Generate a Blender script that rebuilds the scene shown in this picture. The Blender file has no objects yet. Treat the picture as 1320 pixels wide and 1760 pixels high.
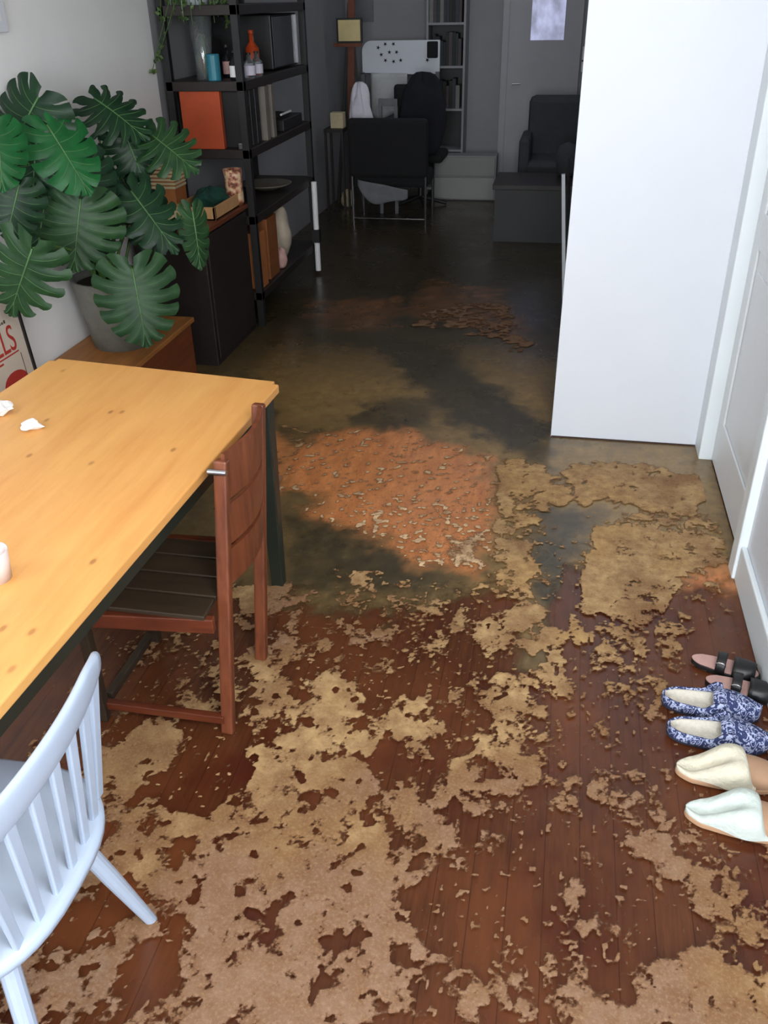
import bpy, bmesh, math, random
import numpy as np
from mathutils import Vector, Matrix, Euler
S = bpy.context.scene
C = S.collection
PI = math.pi
random.seed(7)

# ------------------------------------------------------------------ camera
cam_d = bpy.data.cameras.new('camera'); cam = bpy.data.objects.new('camera', cam_d); C.objects.link(cam)
cam_d.sensor_fit = 'VERTICAL'; cam_d.sensor_height = 36.0; cam_d.lens = 36.0*1500/1760
pitch, yaw, roll = math.radians(30.6), math.radians(11.6), math.radians(1.2)
fw = Vector((-math.sin(yaw), math.cos(yaw), 0))*math.cos(pitch) - Vector((0, 0, 1))*math.sin(pitch)
rt0 = Vector((math.cos(yaw), math.sin(yaw), 0)); dn0 = fw.cross(rt0)
rt = rt0*math.cos(roll) + dn0*math.sin(roll); dn = dn0*math.cos(roll) - rt0*math.sin(roll)
M = Matrix((rt, -dn, -fw)).transposed().to_4x4(); M.translation = Vector((0, 0, 1.8))
cam.matrix_world = M; cam_d.clip_start = 0.05; S.camera = cam
# ------------------------------------------------------------------ world, light, exposure
w = bpy.data.worlds.new('world'); S.world = w; w.use_nodes = True
w.node_tree.nodes['Background'].inputs[0].default_value = (0.62, 0.74, 0.92, 1)
w.node_tree.nodes['Background'].inputs[1].default_value = 0.6
def area(name, loc, target, sx, sy, power, col):
    d = bpy.data.lights.new(name, 'AREA'); d.shape = 'RECTANGLE'; d.size = sx; d.size_y = sy; d.energy = power; d.color = col
    o = bpy.data.objects.new(name, d); C.objects.link(o); o.location = loc
    o.rotation_euler = (Vector(target)-Vector(loc)).to_track_quat('-Z', 'Y').to_euler(); return o
area('front_window_light', (0.0, -3.3, 1.7), (-0.6, 3.2, 1.0), 2.0, 1.8, 205, (0.93, 0.97, 1.0))
area('right_fill_light', (0.66, 0.4, 2.1), (-2.3, 3.0, 1.0), 1.3, 0.9, 92, (0.95, 0.98, 1.0))  # unseen fill added to brighten the left wall
area('left_fill_light', (-2.24, 0.6, 1.9), (0.7, 2.9, 0.9), 1.2, 0.9, 24, (0.78, 0.92, 1.0))  # added bluish fill that lifts the right wall and door
area('ceiling_light', (-0.75, 1.5, 2.55), (-0.75, 1.5, 0), 0.5, 0.5, 5, (1.0, 0.86, 0.66))
area('back_fill_light', (-0.7, 7.9, 2.66), (-0.7, 7.9, 0), 1.6, 2.2, 7.5, (0.88, 0.92, 1.0))  # added soft fill for the dark back room, not a real fitting
S.view_settings.view_transform = 'Standard'; S.view_settings.look = 'None'; S.view_settings.gamma = 1
S.view_settings.exposure = 0.0; S.view_settings.use_curve_mapping = False

# ------------------------------------------------------------------ materials
def lin(c):
    return tuple(((v/255)/12.92 if v/255 <= 0.04045 else ((v/255+0.055)/1.055)**2.4) for v in c) + (1,)
class N:
    def __init__(s, name):
        s.m = bpy.data.materials.new(name); s.m.use_nodes = True; s.t = s.m.node_tree
        s.b = s.t.nodes['Principled BSDF']; s.out = s.t.nodes['Material Output']
    def n(s, ty, **k):
        x = s.t.nodes.new(ty)
        for a, v in k.items():
            if hasattr(x, a): setattr(x, a, v)
            else: x.inputs[a.replace('_', ' ')].default_value = v
        return x
    def l(s, a, b): s.t.links.new(a, b)
    def obj(s, scale=(1, 1, 1)):
        tc = s.n('ShaderNodeTexCoord'); mp = s.n('ShaderNodeMapping'); mp.inputs['Scale'].default_value = scale
        s.l(tc.outputs['Object'], mp.inputs['Vector']); return mp.outputs['Vector']
    def noise(s, vec, scale, detail=4, rough=0.6):
        x = s.n('ShaderNodeTexNoise'); x.inputs['Scale'].default_value = scale; x.inputs['Detail'].default_value = detail
        x.inputs['Roughness'].default_value = rough; s.l(vec, x.inputs['Vector']); return x.outputs['Fac']
    def ramp(s, fac, stops, interp='LINEAR'):
        r = s.n('ShaderNodeValToRGB'); r.color_ramp.interpolation = interp; e = r.color_ramp.elements
        while len(e) < len(stops): e.new(0.5)
        for el, (p, c) in zip(e, stops): el.position = p; el.color = c
        s.l(fac, r.inputs['Fac']); return r.outputs['Color']
    def mix(s, fac, a, b):
        x = s.n('ShaderNodeMix'); x.data_type = 'RGBA'
        for v, i in ((fac, 0), (a, 6), (b, 7)):
            if hasattr(v, 'links'): s.l(v, x.inputs[i])
            else: x.inputs[i].default_value = v
        return x.outputs[2]
    def math(s, op, a, b=0.0, clamp=False):
        x = s.n('ShaderNodeMath'); x.operation = op; x.use_clamp = clamp
        for v, i in ((a, 0), (b, 1)):
            if hasattr(v, 'links'): s.l(v, x.inputs[i])
            else: x.inputs[i].default_value = v
        return x.outputs[0]
    def bump(s, h, strength=0.2, dist=0.01):
        x = s.n('ShaderNodeBump'); x.inputs['Strength'].default_value = strength; x.inputs['Distance'].default_value = dist
        s.l(h, x.inputs['Height']); s.l(x.outputs['Normal'], s.b.inputs['Normal'])
def plain(name, c, rough=0.6, var=0.12, scale=12, metal=0.0, stretch=(1, 1, 1), bump=0.0, spec=0.5, trans=0.0):
    k = N(name); v = k.obj(stretch); f = k.noise(v, scale); col = lin(c)
    a = tuple(x*(1-var) for x in col[:3])+(1,); b = tuple(min(1, x*(1+var)) for x in col[:3])+(1,)
    k.l(k.ramp(f, [(0.3, a), (0.7, b)]), k.b.inputs['Base Color'])
    k.b.inputs['Roughness'].default_value = rough; k.b.inputs['Metallic'].default_value = metal
    k.b.inputs['Specular IOR Level'].default_value = spec
    if trans: k.b.inputs['Transmission Weight'].default_value = trans
    if bump: k.bump(f, bump)
    return k.m
def wood(name, c1, c2, axis='Y', rough=0.45, scale=3.0, knots=False):
    k = N(name); st = {'X': (1, 9, 9), 'Y': (9, 1, 9), 'Z': (9, 9, 1)}[axis]
    v = k.obj(st); f = k.noise(v, scale, 8, 0.65)
    col = k.ramp(f, [(0.3, lin(c1)), (0.7, lin(c2))])
    if knots:
        vo = k.n('ShaderNodeTexVoronoi'); vo.inputs['Scale'].default_value = 3.3; k.l(k.obj((1.3, 0.8, 0.01)), vo.inputs['Vector'])
        kn = k.ramp(vo.outputs['Distance'], [(0.022, (1, 1, 1, 1)), (0.055, (0, 0, 0, 1))])
        kn = None
        for kx, ky in [(-0.284, 0.872), (0.029, 0.582), (0.063, 0.587), (-0.132, 0.499), (-0.059, 0.279), (0.13, 0.264), (0.315, 0.373), (0.357, -0.171), (0.293, -0.419), (0.355, -0.419), (0.377, -0.526)]:
            d = k.n('ShaderNodeVectorMath'); d.operation = 'DISTANCE'; mp = k.obj((1, 0.55, 0)); k.l(mp, d.inputs[0]); d.inputs[1].default_value = (kx, ky*0.55, 0)
            q = k.ramp(d.outputs['Value'], [(0.0045, (1, 1, 1, 1)), (0.0085, (0, 0, 0, 1))]); kn = q if kn is None else k.math('ADD', kn, q, True)
        col = k.mix(k.math('MULTIPLY', kn, 0.65), col, lin((130, 74, 30)))
        f3 = k.noise(k.obj((2.2, 0.5, 1)), 2.0, 3)
        col = k.mix(k.ramp(f3, [(0.35, (0, 0, 0, 1)), (0.75, (0.5, 0.5, 0.5, 1))]), col, lin((228, 178, 106)))
    k.l(col, k.b.inputs['Base Color']); k.b.inputs['Roughness'].default_value = rough
    k.bump(f, 0.06); return k.m
mWall = plain('white_plaster', (240, 241, 240), 0.8, 0.03, 3, bump=0.02)
mStub = plain('white_gloss_paint', (218, 222, 230), 0.45, 0.015, 2)
mTrim = plain('white_trim_paint', (226, 234, 238), 0.4, 0.02, 4)
mDoorW = plain('white_door_paint', (228, 232, 236), 0.4, 0.02, 4)
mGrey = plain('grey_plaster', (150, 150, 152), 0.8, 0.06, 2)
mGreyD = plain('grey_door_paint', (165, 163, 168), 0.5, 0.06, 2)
mCeil = plain('ceiling_plaster', (200, 198, 194), 0.9, 0.03, 3)
mPine = wood('pine', (206, 142, 76), (222, 164, 94), 'Y', 0.4, 2.2, True)
mPineEdge = wood('pine_edge', (214, 150, 78), (232, 175, 100), 'Y', 0.45)
mGreenPaint = plain('dark_green_paint', (34, 40, 33), 0.4, 0.12, 10)
mRed = wood('red_stained_wood', (84, 40, 22), (122, 66, 40), 'Z', 0.35, 4)
mRedX = wood('red_stained_wood_across', (74, 32, 18), (108, 52, 30), 'X', 0.35, 4)
mWhitePaint = plain('white_chair_paint', (172, 186, 206), 0.4, 0.02, 5)
mBlack = plain('black_metal', (26, 25, 26), 0.5, 0.1, 8)
mBlackW = wood('black_brown_wood', (30, 24, 22), (44, 34, 30), 'Y', 0.5)
mDark = plain('dark_fabric', (24, 24, 26), 0.9, 0.2, 40)
mChest = wood('brown_chest_wood', (140, 88, 40), (176, 116, 58), 'Y', 0.5)
mChestF = wood('red_chest_side', (96, 46, 22), (126, 64, 32), 'Y', 0.5)
mPot = plain('grey_concrete', (120, 120, 112), 0.85, 0.15, 18, bump=0.15)
mSoil = plain('potting_soil', (38, 28, 20), 0.95, 0.4, 60, bump=0.5)
mStem = plain('leaf_stem_green', (70, 104, 48), 0.5, 0.15, 20)
mWhite = plain('white_paper', (236, 236, 236), 0.7, 0.03, 30)
mGreyCloth = plain('grey_cloth', (118, 118, 122), 0.9, 0.12, 14, bump=0.1)
mWhiteCloth = plain('white_cloth', (225, 222, 232), 0.9, 0.06, 14, bump=0.15)
mSteel = plain('brushed_steel', (190, 190, 195), 0.25, 0.08, 8, metal=1.0)
mOrange = plain('orange_card', (176, 72, 32), 0.6, 0.12, 9)
mBrownCard = plain('brown_card', (176, 108, 58), 0.7, 0.12, 12)
mCream = plain('cream_card', (214, 200, 160), 0.7, 0.1, 12)
mTeal = plain('teal_fabric', (16, 66, 54), 0.9, 0.15, 30)
mBlue = plain('blue_tin', (46, 120, 138), 0.4, 0.1, 8)
mAmber = plain('amber_glass', (214, 84, 40), 0.08, 0.35, 30, trans=0.35)
mGlass = plain('clear_glass', (235, 242, 242), 0.05, 0.01, 4, trans=0.92)
mDarkGlass = plain('dark_glass', (22, 24, 30), 0.08, 0.1, 4)
mPurple = plain('pale_label', (205, 200, 216), 0.6, 0.08, 20)
def leafmat(name, c1, c2):
    k = N(name); f = k.noise(k.obj(), 14, 3)
    k.l(k.ramp(f, [(0.3, lin(c1)), (0.75, lin(c2))]), k.b.inputs['Base Color'])
    k.b.inputs['Roughness'].default_value = 0.45; k.b.inputs['Specular IOR Level'].default_value = 0.25
    k.b.inputs['Subsurface Weight'].default_value = 0.0; return k.m
mLeaf = leafmat('monstera_leaf_dark', (14, 40, 24), (26, 58, 33))
mLeafB = leafmat('monstera_leaf_bright', (12, 68, 30), (24, 92, 44))
mLeafG = leafmat('monstera_leaf_olive', (26, 54, 29), (42, 74, 40))
mVein = plain('leaf_vein', (74, 112, 64), 0.5, 0.1, 20)
mVine = leafmat('vine_leaf', (50, 74, 40), (92, 112, 62))

# ------------------------------------------------------------------ mesh helpers
def obj(name, bm, m, parent=None, smooth=False, bevel=0.0):
    me = bpy.data.meshes.new(name); bm.normal_update(); bm.to_mesh(me); bm.free()
    for mm in (m if isinstance(m, (list, tuple)) else [m]): me.materials.append(mm)
    if smooth:
        for p in me.polygons: p.use_smooth = True
    o = bpy.data.objects.new(name, me); C.objects.link(o)
    if bevel:
        b = o.modifiers.new('bevel', 'BEVEL'); b.width = bevel; b.segments = 2; b.limit_method = 'ANGLE'
    if parent: o.parent = parent
    return o
def tag(o, label, cat, group=None):
    o['label'] = label; o['category'] = cat
    if group: o['group'] = group
    return o
def struct(o): o['kind'] = 'structure'; return o
def thing(name, label, cat, loc=(0, 0, 0), rz=0, group=None):
    o = bpy.data.objects.new(name, None); C.objects.link(o); o.location = loc; o.rotation_euler = (0, 0, rz)
    o.empty_display_size = 0.05
    return tag(o, label, cat, group)
def bx(bm, x0, x1, y0, y1, z0, z1, mat=None, mi=0):
    vs = [Vector((x, y, z)) for x in (x0, x1) for y in (y0, y1) for z in (z0, z1)]
    if mat is not None: vs = [mat @ v for v in vs]
    v = [bm.verts.new(p) for p in vs]
    for f in ((0, 1, 3, 2), (4, 6, 7, 5), (0, 4, 5, 1), (2, 3, 7, 6), (0, 2, 6, 4), (1, 5, 7, 3)):
        fc = bm.faces.new([v[i] for i in f]); fc.material_index = mi
    return bm
def B(*a, **k): return bx(bmesh.new(), *a, **k)
def tube(bm, pts, rad, seg=10, caps=True, mi=0):
    pts = [Vector(p) for p in pts]; n = len(pts)
    if not hasattr(rad, '__len__'): rad = [rad]*n
    up = None; rings = []
    for i, p in enumerate(pts):
        t = (pts[min(i+1, n-1)]-pts[max(i-1, 0)]).normalized()
        if up is None: up = t.orthogonal().normalized()
        else: up = (up - t*up.dot(t)).normalized()
        s = t.cross(up)
        rings.append([bm.verts.new(p+(up*math.cos(a)+s*math.sin(a))*rad[i]) for a in [2*PI*k/seg for k in range(seg)]])
    for i in range(n-1):
        for k in range(seg):
            f = bm.faces.new((rings[i][k], rings[i][(k+1) % seg], rings[i+1][(k+1) % seg], rings[i+1][k])); f.material_index = mi
    if caps:
        bm.faces.new(rings[0][::-1]).material_index = mi; bm.faces.new(rings[-1]).material_index = mi
    return bm
def bar(bm, a, b, wx, wy, side=(1, 0, 0), w2=None):
    """rectangular bar between two points, wx along 'side', wy across; w2 = end sizes"""
    a, b = Vector(a), Vector(b); t = (b-a).normalized(); s = Vector(side); s = (s-t*s.dot(t)).normalized(); u = t.cross(s)
    ws = ((wx, wy), w2 or (wx, wy)); r = []
    for p, (x, y) in zip((a, b), ws):
        r.append([bm.verts.new(p+s*x*i/2+u*y*j/2) for i, j in ((-1, -1), (1, -1), (1, 1), (-1, 1))])
    for k in range(4): bm.faces.new((r[0][k], r[0][(k+1) % 4], r[1][(k+1) % 4], r[1][k]))
    bm.faces.new(r[0][::-1]); bm.faces.new(r[1]); return bm
def lathe(bm, prof, loc=(0, 0, 0), seg=24, cap0=True, cap1=True, mi=0):
    loc = Vector(loc); rings = [[bm.verts.new(loc+Vector((r*math.cos(a), r*math.sin(a), z))) for a in [2*PI*k/seg for k in range(seg)]] for r, z in prof]
    for i in range(len(rings)-1):
        for k in range(seg):
            bm.faces.new((rings[i][k], rings[i][(k+1) % seg], rings[i+1][(k+1) % seg], rings[i+1][k])).material_index = mi
    if cap0: bm.faces.new(rings[0][::-1]).material_index = mi
    if cap1: bm.faces.new(rings[-1]).material_index = mi
    return bm
def grid(fn, nu, nv, closed_u=False):
    bm = bmesh.new(); V = [[bm.verts.new(fn(i/(nu-1 if not closed_u else nu), j/(nv-1))) for j in range(nv)] for i in range(nu)]
    for i in range(nu if closed_u else nu-1):
        for j in range(nv-1):
            bm.faces.new((V[i][j], V[(i+1) % nu][j], V[(i+1) % nu][j+1], V[i][j+1]))
    return bm
def solid(o, t, off=-1.0):
    m = o.modifiers.new('solid', 'SOLIDIFY'); m.thickness = t; m.offset = off; return o

# ------------------------------------------------------------------ the room
XL, XR, YB, H = -2.3, 0.72, 9.8, 2.7
# floor of boards running along the room
k = N('wet_timber_boards')
tc = k.n('ShaderNodeTexCoord'); sep = k.n('ShaderNodeSeparateXYZ'); k.l(tc.outputs['Object'], sep.inputs[0])
brd = k.math('DIVIDE', sep.outputs['X'], 0.083); idx = k.math('FLOOR', brd); fr = k.math('FRACT', brd)
wn = k.n('ShaderNodeTexWhiteNoise'); wn.noise_dimensions = '1D'; k.l(idx, wn.inputs['W'])
g = k.noise(k.obj((14, 1.2, 1)), 5, 8, 0.65); g2 = k.noise(k.obj((1.6, 0.9, 1)), 1.6, 4)
c = k.ramp(g, [(0.25, lin((58, 31, 18))), (0.75, lin((94, 54, 31)))])
c = k.mix(k.math('MULTIPLY', wn.outputs['Value'], 0.55), c, lin((72, 36, 20)))
c = k.mix(k.ramp(g2, [(0.42, (0, 0, 0, 1)), (0.62, (0.75, 0.75, 0.75, 1))]), c, lin((106, 58, 31)))
g3 = k.noise(k.obj((1, 1, 1)), 2.3, 3)
c = k.mix(k.ramp(g3, [(0.5, (0, 0, 0, 1)), (0.68, (0.8, 0.8, 0.8, 1))]), c, lin((66, 24, 16)))
gap = k.math('LESS_THAN', fr, 0.03); c = k.mix(k.math('MULTIPLY', gap, 0.6), c, lin((45, 20, 12)))
k.l(c, k.b.inputs['Base Color']); k.b.inputs['Specular IOR Level'].default_value = 0.4
k.l(k.math('ADD', k.math('MULTIPLY', g2, 0.3), 0.12), k.b.inputs['Roughness'])
k.bump(g, 0.05); mFloor = k.m
struct(obj('floor', B(XL-0.1, XR+0.15, -3.6, YB+0.1, -0.1, 0), mFloor))
bm = bmesh.new(); bx(bm, XL-0.1, XL, -3.6, 5.12, 0, H); struct(obj('wall_left', bm, mWall))
struct(obj('wall_left_rear', B(XL-0.1, XL, 5.12, YB+0.1, 0, H), mGrey))  # same wall carried on; light falloff painted in as a grey tone
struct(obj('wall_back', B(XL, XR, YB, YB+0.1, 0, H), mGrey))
struct(obj('ceiling', B(XL-0.1, XR+0.15, -3.6, YB+0.1, H, H+0.1), mCeil))
struct(obj('wall_partition', B(0.03, XR, 3.79, 3.92, 0, H), mStub))
struct(obj('gap_strip_partition', B(0.032, 0.70, 3.782, 3.79, 0.0, 0.008), plain('dark_gap', (60, 40, 32), 0.8)))  # thin dark strip drawn as the gap line along the partition foot
bm = bmesh.new(); bx(bm, XR, XR+0.15, -3.6, 2.80, 0, H); bx(bm, XR, XR+0.15, 3.66, YB+0.1, 0, H); bx(bm, XR, XR+0.15, 2.80, 3.66, 2.1, H)
struct(obj('wall_right', bm, mStub))
# right hand doorway: casings (trim) and a panelled door standing in it
bm = bmesh.new(); bx(bm, 0.68, 0.76, 3.655, 3.79, 0, 2.14)
struct(obj('trim_1', bm, mTrim, bevel=0.006))
bm = bmesh.new(); bx(bm, 0.69, 0.79, 2.72, 2.80, 0, 2.14); struct(obj('trim_2', bm, mTrim, bevel=0.006))
bm = bmesh.new(); bx(bm, 0.69, 0.74, 2.80, 3.655, 2.06, 2.14); struct(obj('trim_3', bm, mTrim, bevel=0.004))
bm = bmesh.new(); bx(bm, 0.745, 0.785, 2.80, 3.655, 0.01, 2.06)
bx(bm, 0.735, 0.745, 2.80, 2.90, 0.01, 2.06); bx(bm, 0.735, 0.745, 3.555, 3.655, 0.01, 2.06)
for z0, z1 in ((0.01, 0.22), (0.95, 1.08), (1.95, 2.06)): bx(bm, 0.735, 0.745, 2.90, 3.555, z0, z1)
d1 = struct(obj('door_1', bm, mDoorW, bevel=0.004))
bm = bmesh.new()
for z0, z1 in ((0.30, 0.88), (1.15, 1.88)): bx(bm, 0.7385, 0.746, 2.96, 3.495, z0, z1)
obj('door_panel', bm, mDoorW, d1, bevel=0.003)
struct(obj('baseboard_right', B(0.70, XR, -3.6, 2.72, 0, 0.14), mTrim, bevel=0.006))
# back door with a pane
bm = bmesh.new(); bx(bm, -0.72, -0.66, 9.74, 9.8, 0, 2.15); bx(bm, -0.02, 0.04, 9.74, 9.8, 0, 2.15); bx(bm, -0.72, 0.04, 9.74, 9.8, 2.09, 2.15)
struct(obj('trim_4', bm, mGreyD))
bm = bmesh.new(); bx(bm, -0.66, -0.02, 9.765, 9.8, 0.01, 1.40); bx(bm, -0.66, -0.45, 9.765, 9.8, 1.40, 2.09); bx(bm, -0.13, -0.02, 9.765, 9.8, 1.40, 2.09); bx(bm, -0.45, -0.13, 9.765, 9.8, 1.98, 2.09)
d2 = struct(obj('door_2', bm, mGreyD))
k = N('door_pane_glow'); f = k.noise(k.obj((3, 1, 2)), 3, 3)
k.b.inputs['Base Color'].default_value = lin((150, 155, 180)); k.b.inputs['Roughness'].default_value = 0.3
k.l(k.ramp(f, [(0.35, lin((110, 112, 140))), (0.7, lin((190, 195, 235)))]), k.b.inputs['Emission Color']); k.b.inputs['Emission Strength'].default_value = 0.75
obj('pane', B(-0.45, -0.13, 9.775, 9.785, 1.40, 1.98), k.m, d2)
obj('door_handle', tube(bmesh.new(), [(-0.60, 9.765, 1.02), (-0.60, 9.72, 1.02), (-0.52, 9.72, 1.02)], 0.009), mSteel, d2)

# ------------------------------------------------------------------ flood water and scum on the floor
SCUM = [(0.25,[(-1.651,1.887),(0.743,2.298),(0.54,1.113),(-0.997,0.831)]),(0.3,[(-0.838,2.411),(-0.131,2.566),(-0.072,2.075),(-0.728,1.908)]),(0.35,[(-1.373,2.054),(-1.01,2.116),(-0.872,1.793),(-1.196,1.737)]),(0.9,[(-1.172,1.633),(-0.93,1.71),(-0.867,1.618),(-0.945,1.498),(-0.999,1.334),(-1.109,1.49)]),(0.93,[(-1.052,2.375),(-0.817,2.451),(-0.769,2.319),(-0.83,2.178),(-0.974,2.185)]),(0.72,[(-0.734,1.418),(-0.808,1.405),(-0.849,2.113),(-0.76,2.287),(-0.713,1.859),(-0.583,1.987),(-0.434,1.882),(-0.38,1.704),(-0.503,1.597)]),(0.78,[(-0.798,1.896),(-0.598,1.97),(-0.473,1.901),(-0.396,1.701),(-0.359,1.523),(-0.2,1.476),(-0.235,1.332),(-0.435,1.33),(-0.66,1.431),(-0.779,1.634)]),(0.88,[(-0.994,1.39),(-0.819,1.431),(-0.661,1.528),(-0.455,1.669),(-0.359,1.523),(-0.195,1.441),(-0.238,1.268),(-0.182,1.133),(-0.172,0.959),(-0.68,0.865),(-0.686,1.098),(-0.84,1.191),(-0.979,1.232)]),(0.66,[(-1.007,0.805),(-1.14,1.015),(-1.006,0.983),(-0.854,1.067),(-0.813,1.164),(-0.724,1.091),(-0.657,0.87)]),(0.9,[(-1.093,1.083),(-0.993,1.229),(-0.867,1.219),(-0.994,1.116)]),(0.62,[(-0.461,1.928),(-0.248,2.045),(-0.215,1.801),(-0.225,1.646),(-0.396,1.701)]),(0.62,[(-0.302,1.633),(-0.074,1.536),(-0.118,1.403),(-0.225,1.271),(-0.337,1.489)]),(0.6,[(-0.169,1.979),(0.029,2.176),(0.156,2.061),(0.125,1.793),(0.039,1.613),(-0.08,1.444),(-0.169,1.464),(-0.172,1.719)]),(0.85,[(-0.136,1.998),(-0.089,2.059),(0.084,2.157),(0.078,2.074),(-0.046,1.962)]),(0.85,[(0.001,1.749),(0.078,1.785),(0.074,1.669),(-0.009,1.664)]),(0.92,[(-0.19,3.517),(0.022,3.494),(0.056,3.185),(0.015,2.741),(0.042,2.327),(-0.012,2.271),(-0.082,2.244),(-0.121,2.568),(-0.164,2.963)]),(0.68,[(-0.192,2.556),(-0.09,2.573),(-0.067,2.247),(0.063,2.239),(0.05,2.096),(-0.133,2.148)]),(0.88,[(0.026,2.263),(0.089,2.304),(0.111,2.161),(0.058,2.125)]),(0.97,[(-0.191,3.605),(0.037,3.43),(0.212,3.569),(0.638,3.483),(0.682,3.287),(0.604,3.156),(0.47,3.158),(0.266,3.181),(0.173,3.147),(0.046,3.126),(0.003,3.328)]),(0.6,[(0.266,3.181),(0.72,3.198),(0.723,2.98),(0.562,2.953),(0.286,3.082)]),(0.92,[(0.24,3.007),(0.354,3.079),(0.566,2.996),(0.699,2.955),(0.693,2.759),(0.531,2.732),(0.496,2.467),(0.285,2.368),(0.144,2.424),(0.183,2.655),(0.195,2.851)]),(0.66,[(0.173,2.428),(0.344,2.441),(0.323,2.014),(0.241,2.05)]),(0.45,[(0.346,2.474),(0.518,2.503),(0.48,1.945),(0.376,1.837),(0.308,2.036)]),(0.88,[(0.093,2.392),(0.154,2.403),(0.154,2.285),(0.099,2.281)]),(0.75,[(0.218,1.684),(0.263,1.692),(0.26,1.623),(0.224,1.617)]),(0.62,[(0.298,1.512),(0.427,1.57),(0.444,1.471),(0.412,1.417),(0.307,1.414)]),(0.5,[(0.429,1.452),(0.503,1.465),(0.484,1.369),(0.432,1.359)]),(0.68,[(0.146,1.385),(0.199,1.395),(0.197,1.23),(0.11,1.214),(0.108,1.271)]),(0.86,[(-0.15,1.227),(-0.092,1.237),(-0.083,1.176),(-0.139,1.166)]),(0.7,[(-0.045,1.092),(0.051,1.123),(0.081,1.006),(-0.068,0.978)]),(0.9,[(0.301,1.194),(0.395,1.245),(0.587,1.247),(0.557,1.082),(0.286,1.032),(0.161,1.009),(0.16,1.08),(0.266,1.099)]),(0.55,[(0.084,1.209),(0.172,1.225),(0.172,1.107),(0.1,1.106)]),(0.7,[(-0.881,5.456),(-0.767,5.594),(-0.328,5.357),(-0.093,4.967),(-0.158,4.909),(-0.42,5.179),(-0.835,5.287)]),(0.55,[(-0.791,6.056),(-0.365,5.84),(-0.21,5.208),(-0.631,5.431)]),(0.46,[(-1.006,3.167),(-0.569,3.29),(-0.241,3.289),(-0.179,2.632),(-0.462,2.662),(-0.672,2.814),(-0.892,2.936)]),(0.42,[(-1.414,3.772),(-1.036,3.694),(-0.881,3.084),(-1.164,3.089)]),(0.68,[(-0.309,2.83),(-0.21,2.847),(-0.205,2.685),(-0.292,2.69)]),(0.6,[(-0.675,2.53),(-0.529,2.555),(-0.553,2.459),(-0.638,2.463)])]
CLEAN = [(0.06,[(-0.959,1.475),(-0.887,1.604),(-0.834,1.739),(-0.715,1.645),(-0.694,1.532),(-0.756,1.433),(-0.873,1.447)]),(0.05,[(-1.028,1.021),(-0.967,1.121),(-0.888,1.231),(-0.81,1.165),(-0.867,1.036),(-0.943,0.995)]),(0.18,[(-0.831,0.885),(-0.785,1.01),(-0.724,1.091),(-0.662,1.073),(-0.696,0.96),(-0.762,0.85),(-0.843,0.835)]),(0.08,[(-0.636,2.12),(-0.156,2.202),(-0.127,2.093),(-0.237,1.967),(-0.507,1.895)]),(0.12,[(-0.38,1.704),(-0.292,1.764),(-0.28,1.596),(-0.364,1.581)]),(0.1,[(0.1,2.246),(0.224,2.073),(0.317,1.894),(0.31,1.741),(0.127,1.708),(0.139,2.007)]),(0.12,[(-0.074,1.536),(0.173,1.696),(0.258,1.558),(0.037,1.381),(0.005,1.088),(-0.176,1.134),(-0.185,1.278)]),(0.15,[(-0.539,1.068),(-0.549,1.182),(-0.509,1.235),(-0.501,1.16),(-0.522,1.058)]),(0.1,[(-0.832,1.275),(-0.82,1.32),(-0.774,1.32),(-0.756,1.255)]),(0.05,[(0.013,3.083),(0.219,3.094),(0.173,2.807),(0.153,2.578),(0.097,2.367),(0.046,2.312),(0.026,2.743)]),(0.1,[(0.519,2.711),(0.703,2.761),(0.692,2.484),(0.513,2.454)])]
OLIVE = [(0.75,[(-1.591,4.752),(-1.131,4.92),(-0.711,4.505),(-0.529,3.908),(-0.884,3.785),(-1.222,3.732),(-1.584,4.289)]),(0.9,[(-0.633,4.89),(-0.268,5.043),(0.012,4.791),(0.02,3.992),(-0.211,4.25),(-0.456,4.542)]),(0.65,[(-0.636,4.034),(-0.29,3.81),(-0.088,3.652),(-0.18,3.462),(-0.484,3.59)]),(0.75,[(0.028,3.731),(0.69,3.744),(0.708,3.106),(0.675,2.701),(0.173,2.617),(0.05,2.998)]),(0.55,[(-1.61,5.949),(-1.084,6.314),(-0.853,5.172),(-1.393,5.097)]),(0.7,[(-0.241,3.568),(0.044,3.613),(0.081,2.272),(-0.141,2.234)])]
ORANGE = [(1.0,[(-1.177,3.481),(-0.928,3.724),(-0.648,3.754),(-0.231,3.454),(-0.182,2.96),(-0.197,2.61),(-0.413,2.631),(-0.667,2.793),(-0.88,2.891),(-0.905,3.08),(-1.105,3.151)]),(0.8,[(-1.421,3.702),(-1.168,3.545),(-1.061,3.005),(-1.181,2.985)]),(0.9,[(0.518,2.704),(0.707,2.761),(0.692,2.484),(0.523,2.452)]),(0.22,[(-0.944,5.272),(-0.936,6.333),(-0.386,6.109),(-0.093,4.967),(-0.319,5.247),(-0.787,5.469)]),(0.2,[(-1.701,5.661),(-1.012,5.887),(-0.925,5.162),(-1.466,5.086)])]  # orange tints; the largest is a bright lit patch painted into the water
DARK = [(1.0,[(-1.48,5.14),(-1.104,5.137),(-0.633,4.89),(-0.315,4.394),(0.039,3.828),(0.037,3.441),(-0.198,3.696),(-0.501,3.912),(-0.76,4.411),(-1.041,4.831)]),(0.9,[(-1.644,4.368),(-1.26,3.659),(-1.472,3.763)]),(0.9,[(-0.986,2.921),(-0.737,2.892),(-0.41,2.612),(-0.35,2.493),(-0.838,2.411)]),(1.0,[(-0.012,3.126),(0.242,3.097),(0.173,2.807),(0.153,2.578),(0.098,2.336),(0.034,2.294)]),(0.8,[(-0.963,3.876),(-0.825,4.08),(-0.588,4.116),(-0.547,3.837),(-0.808,3.697)])]
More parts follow.
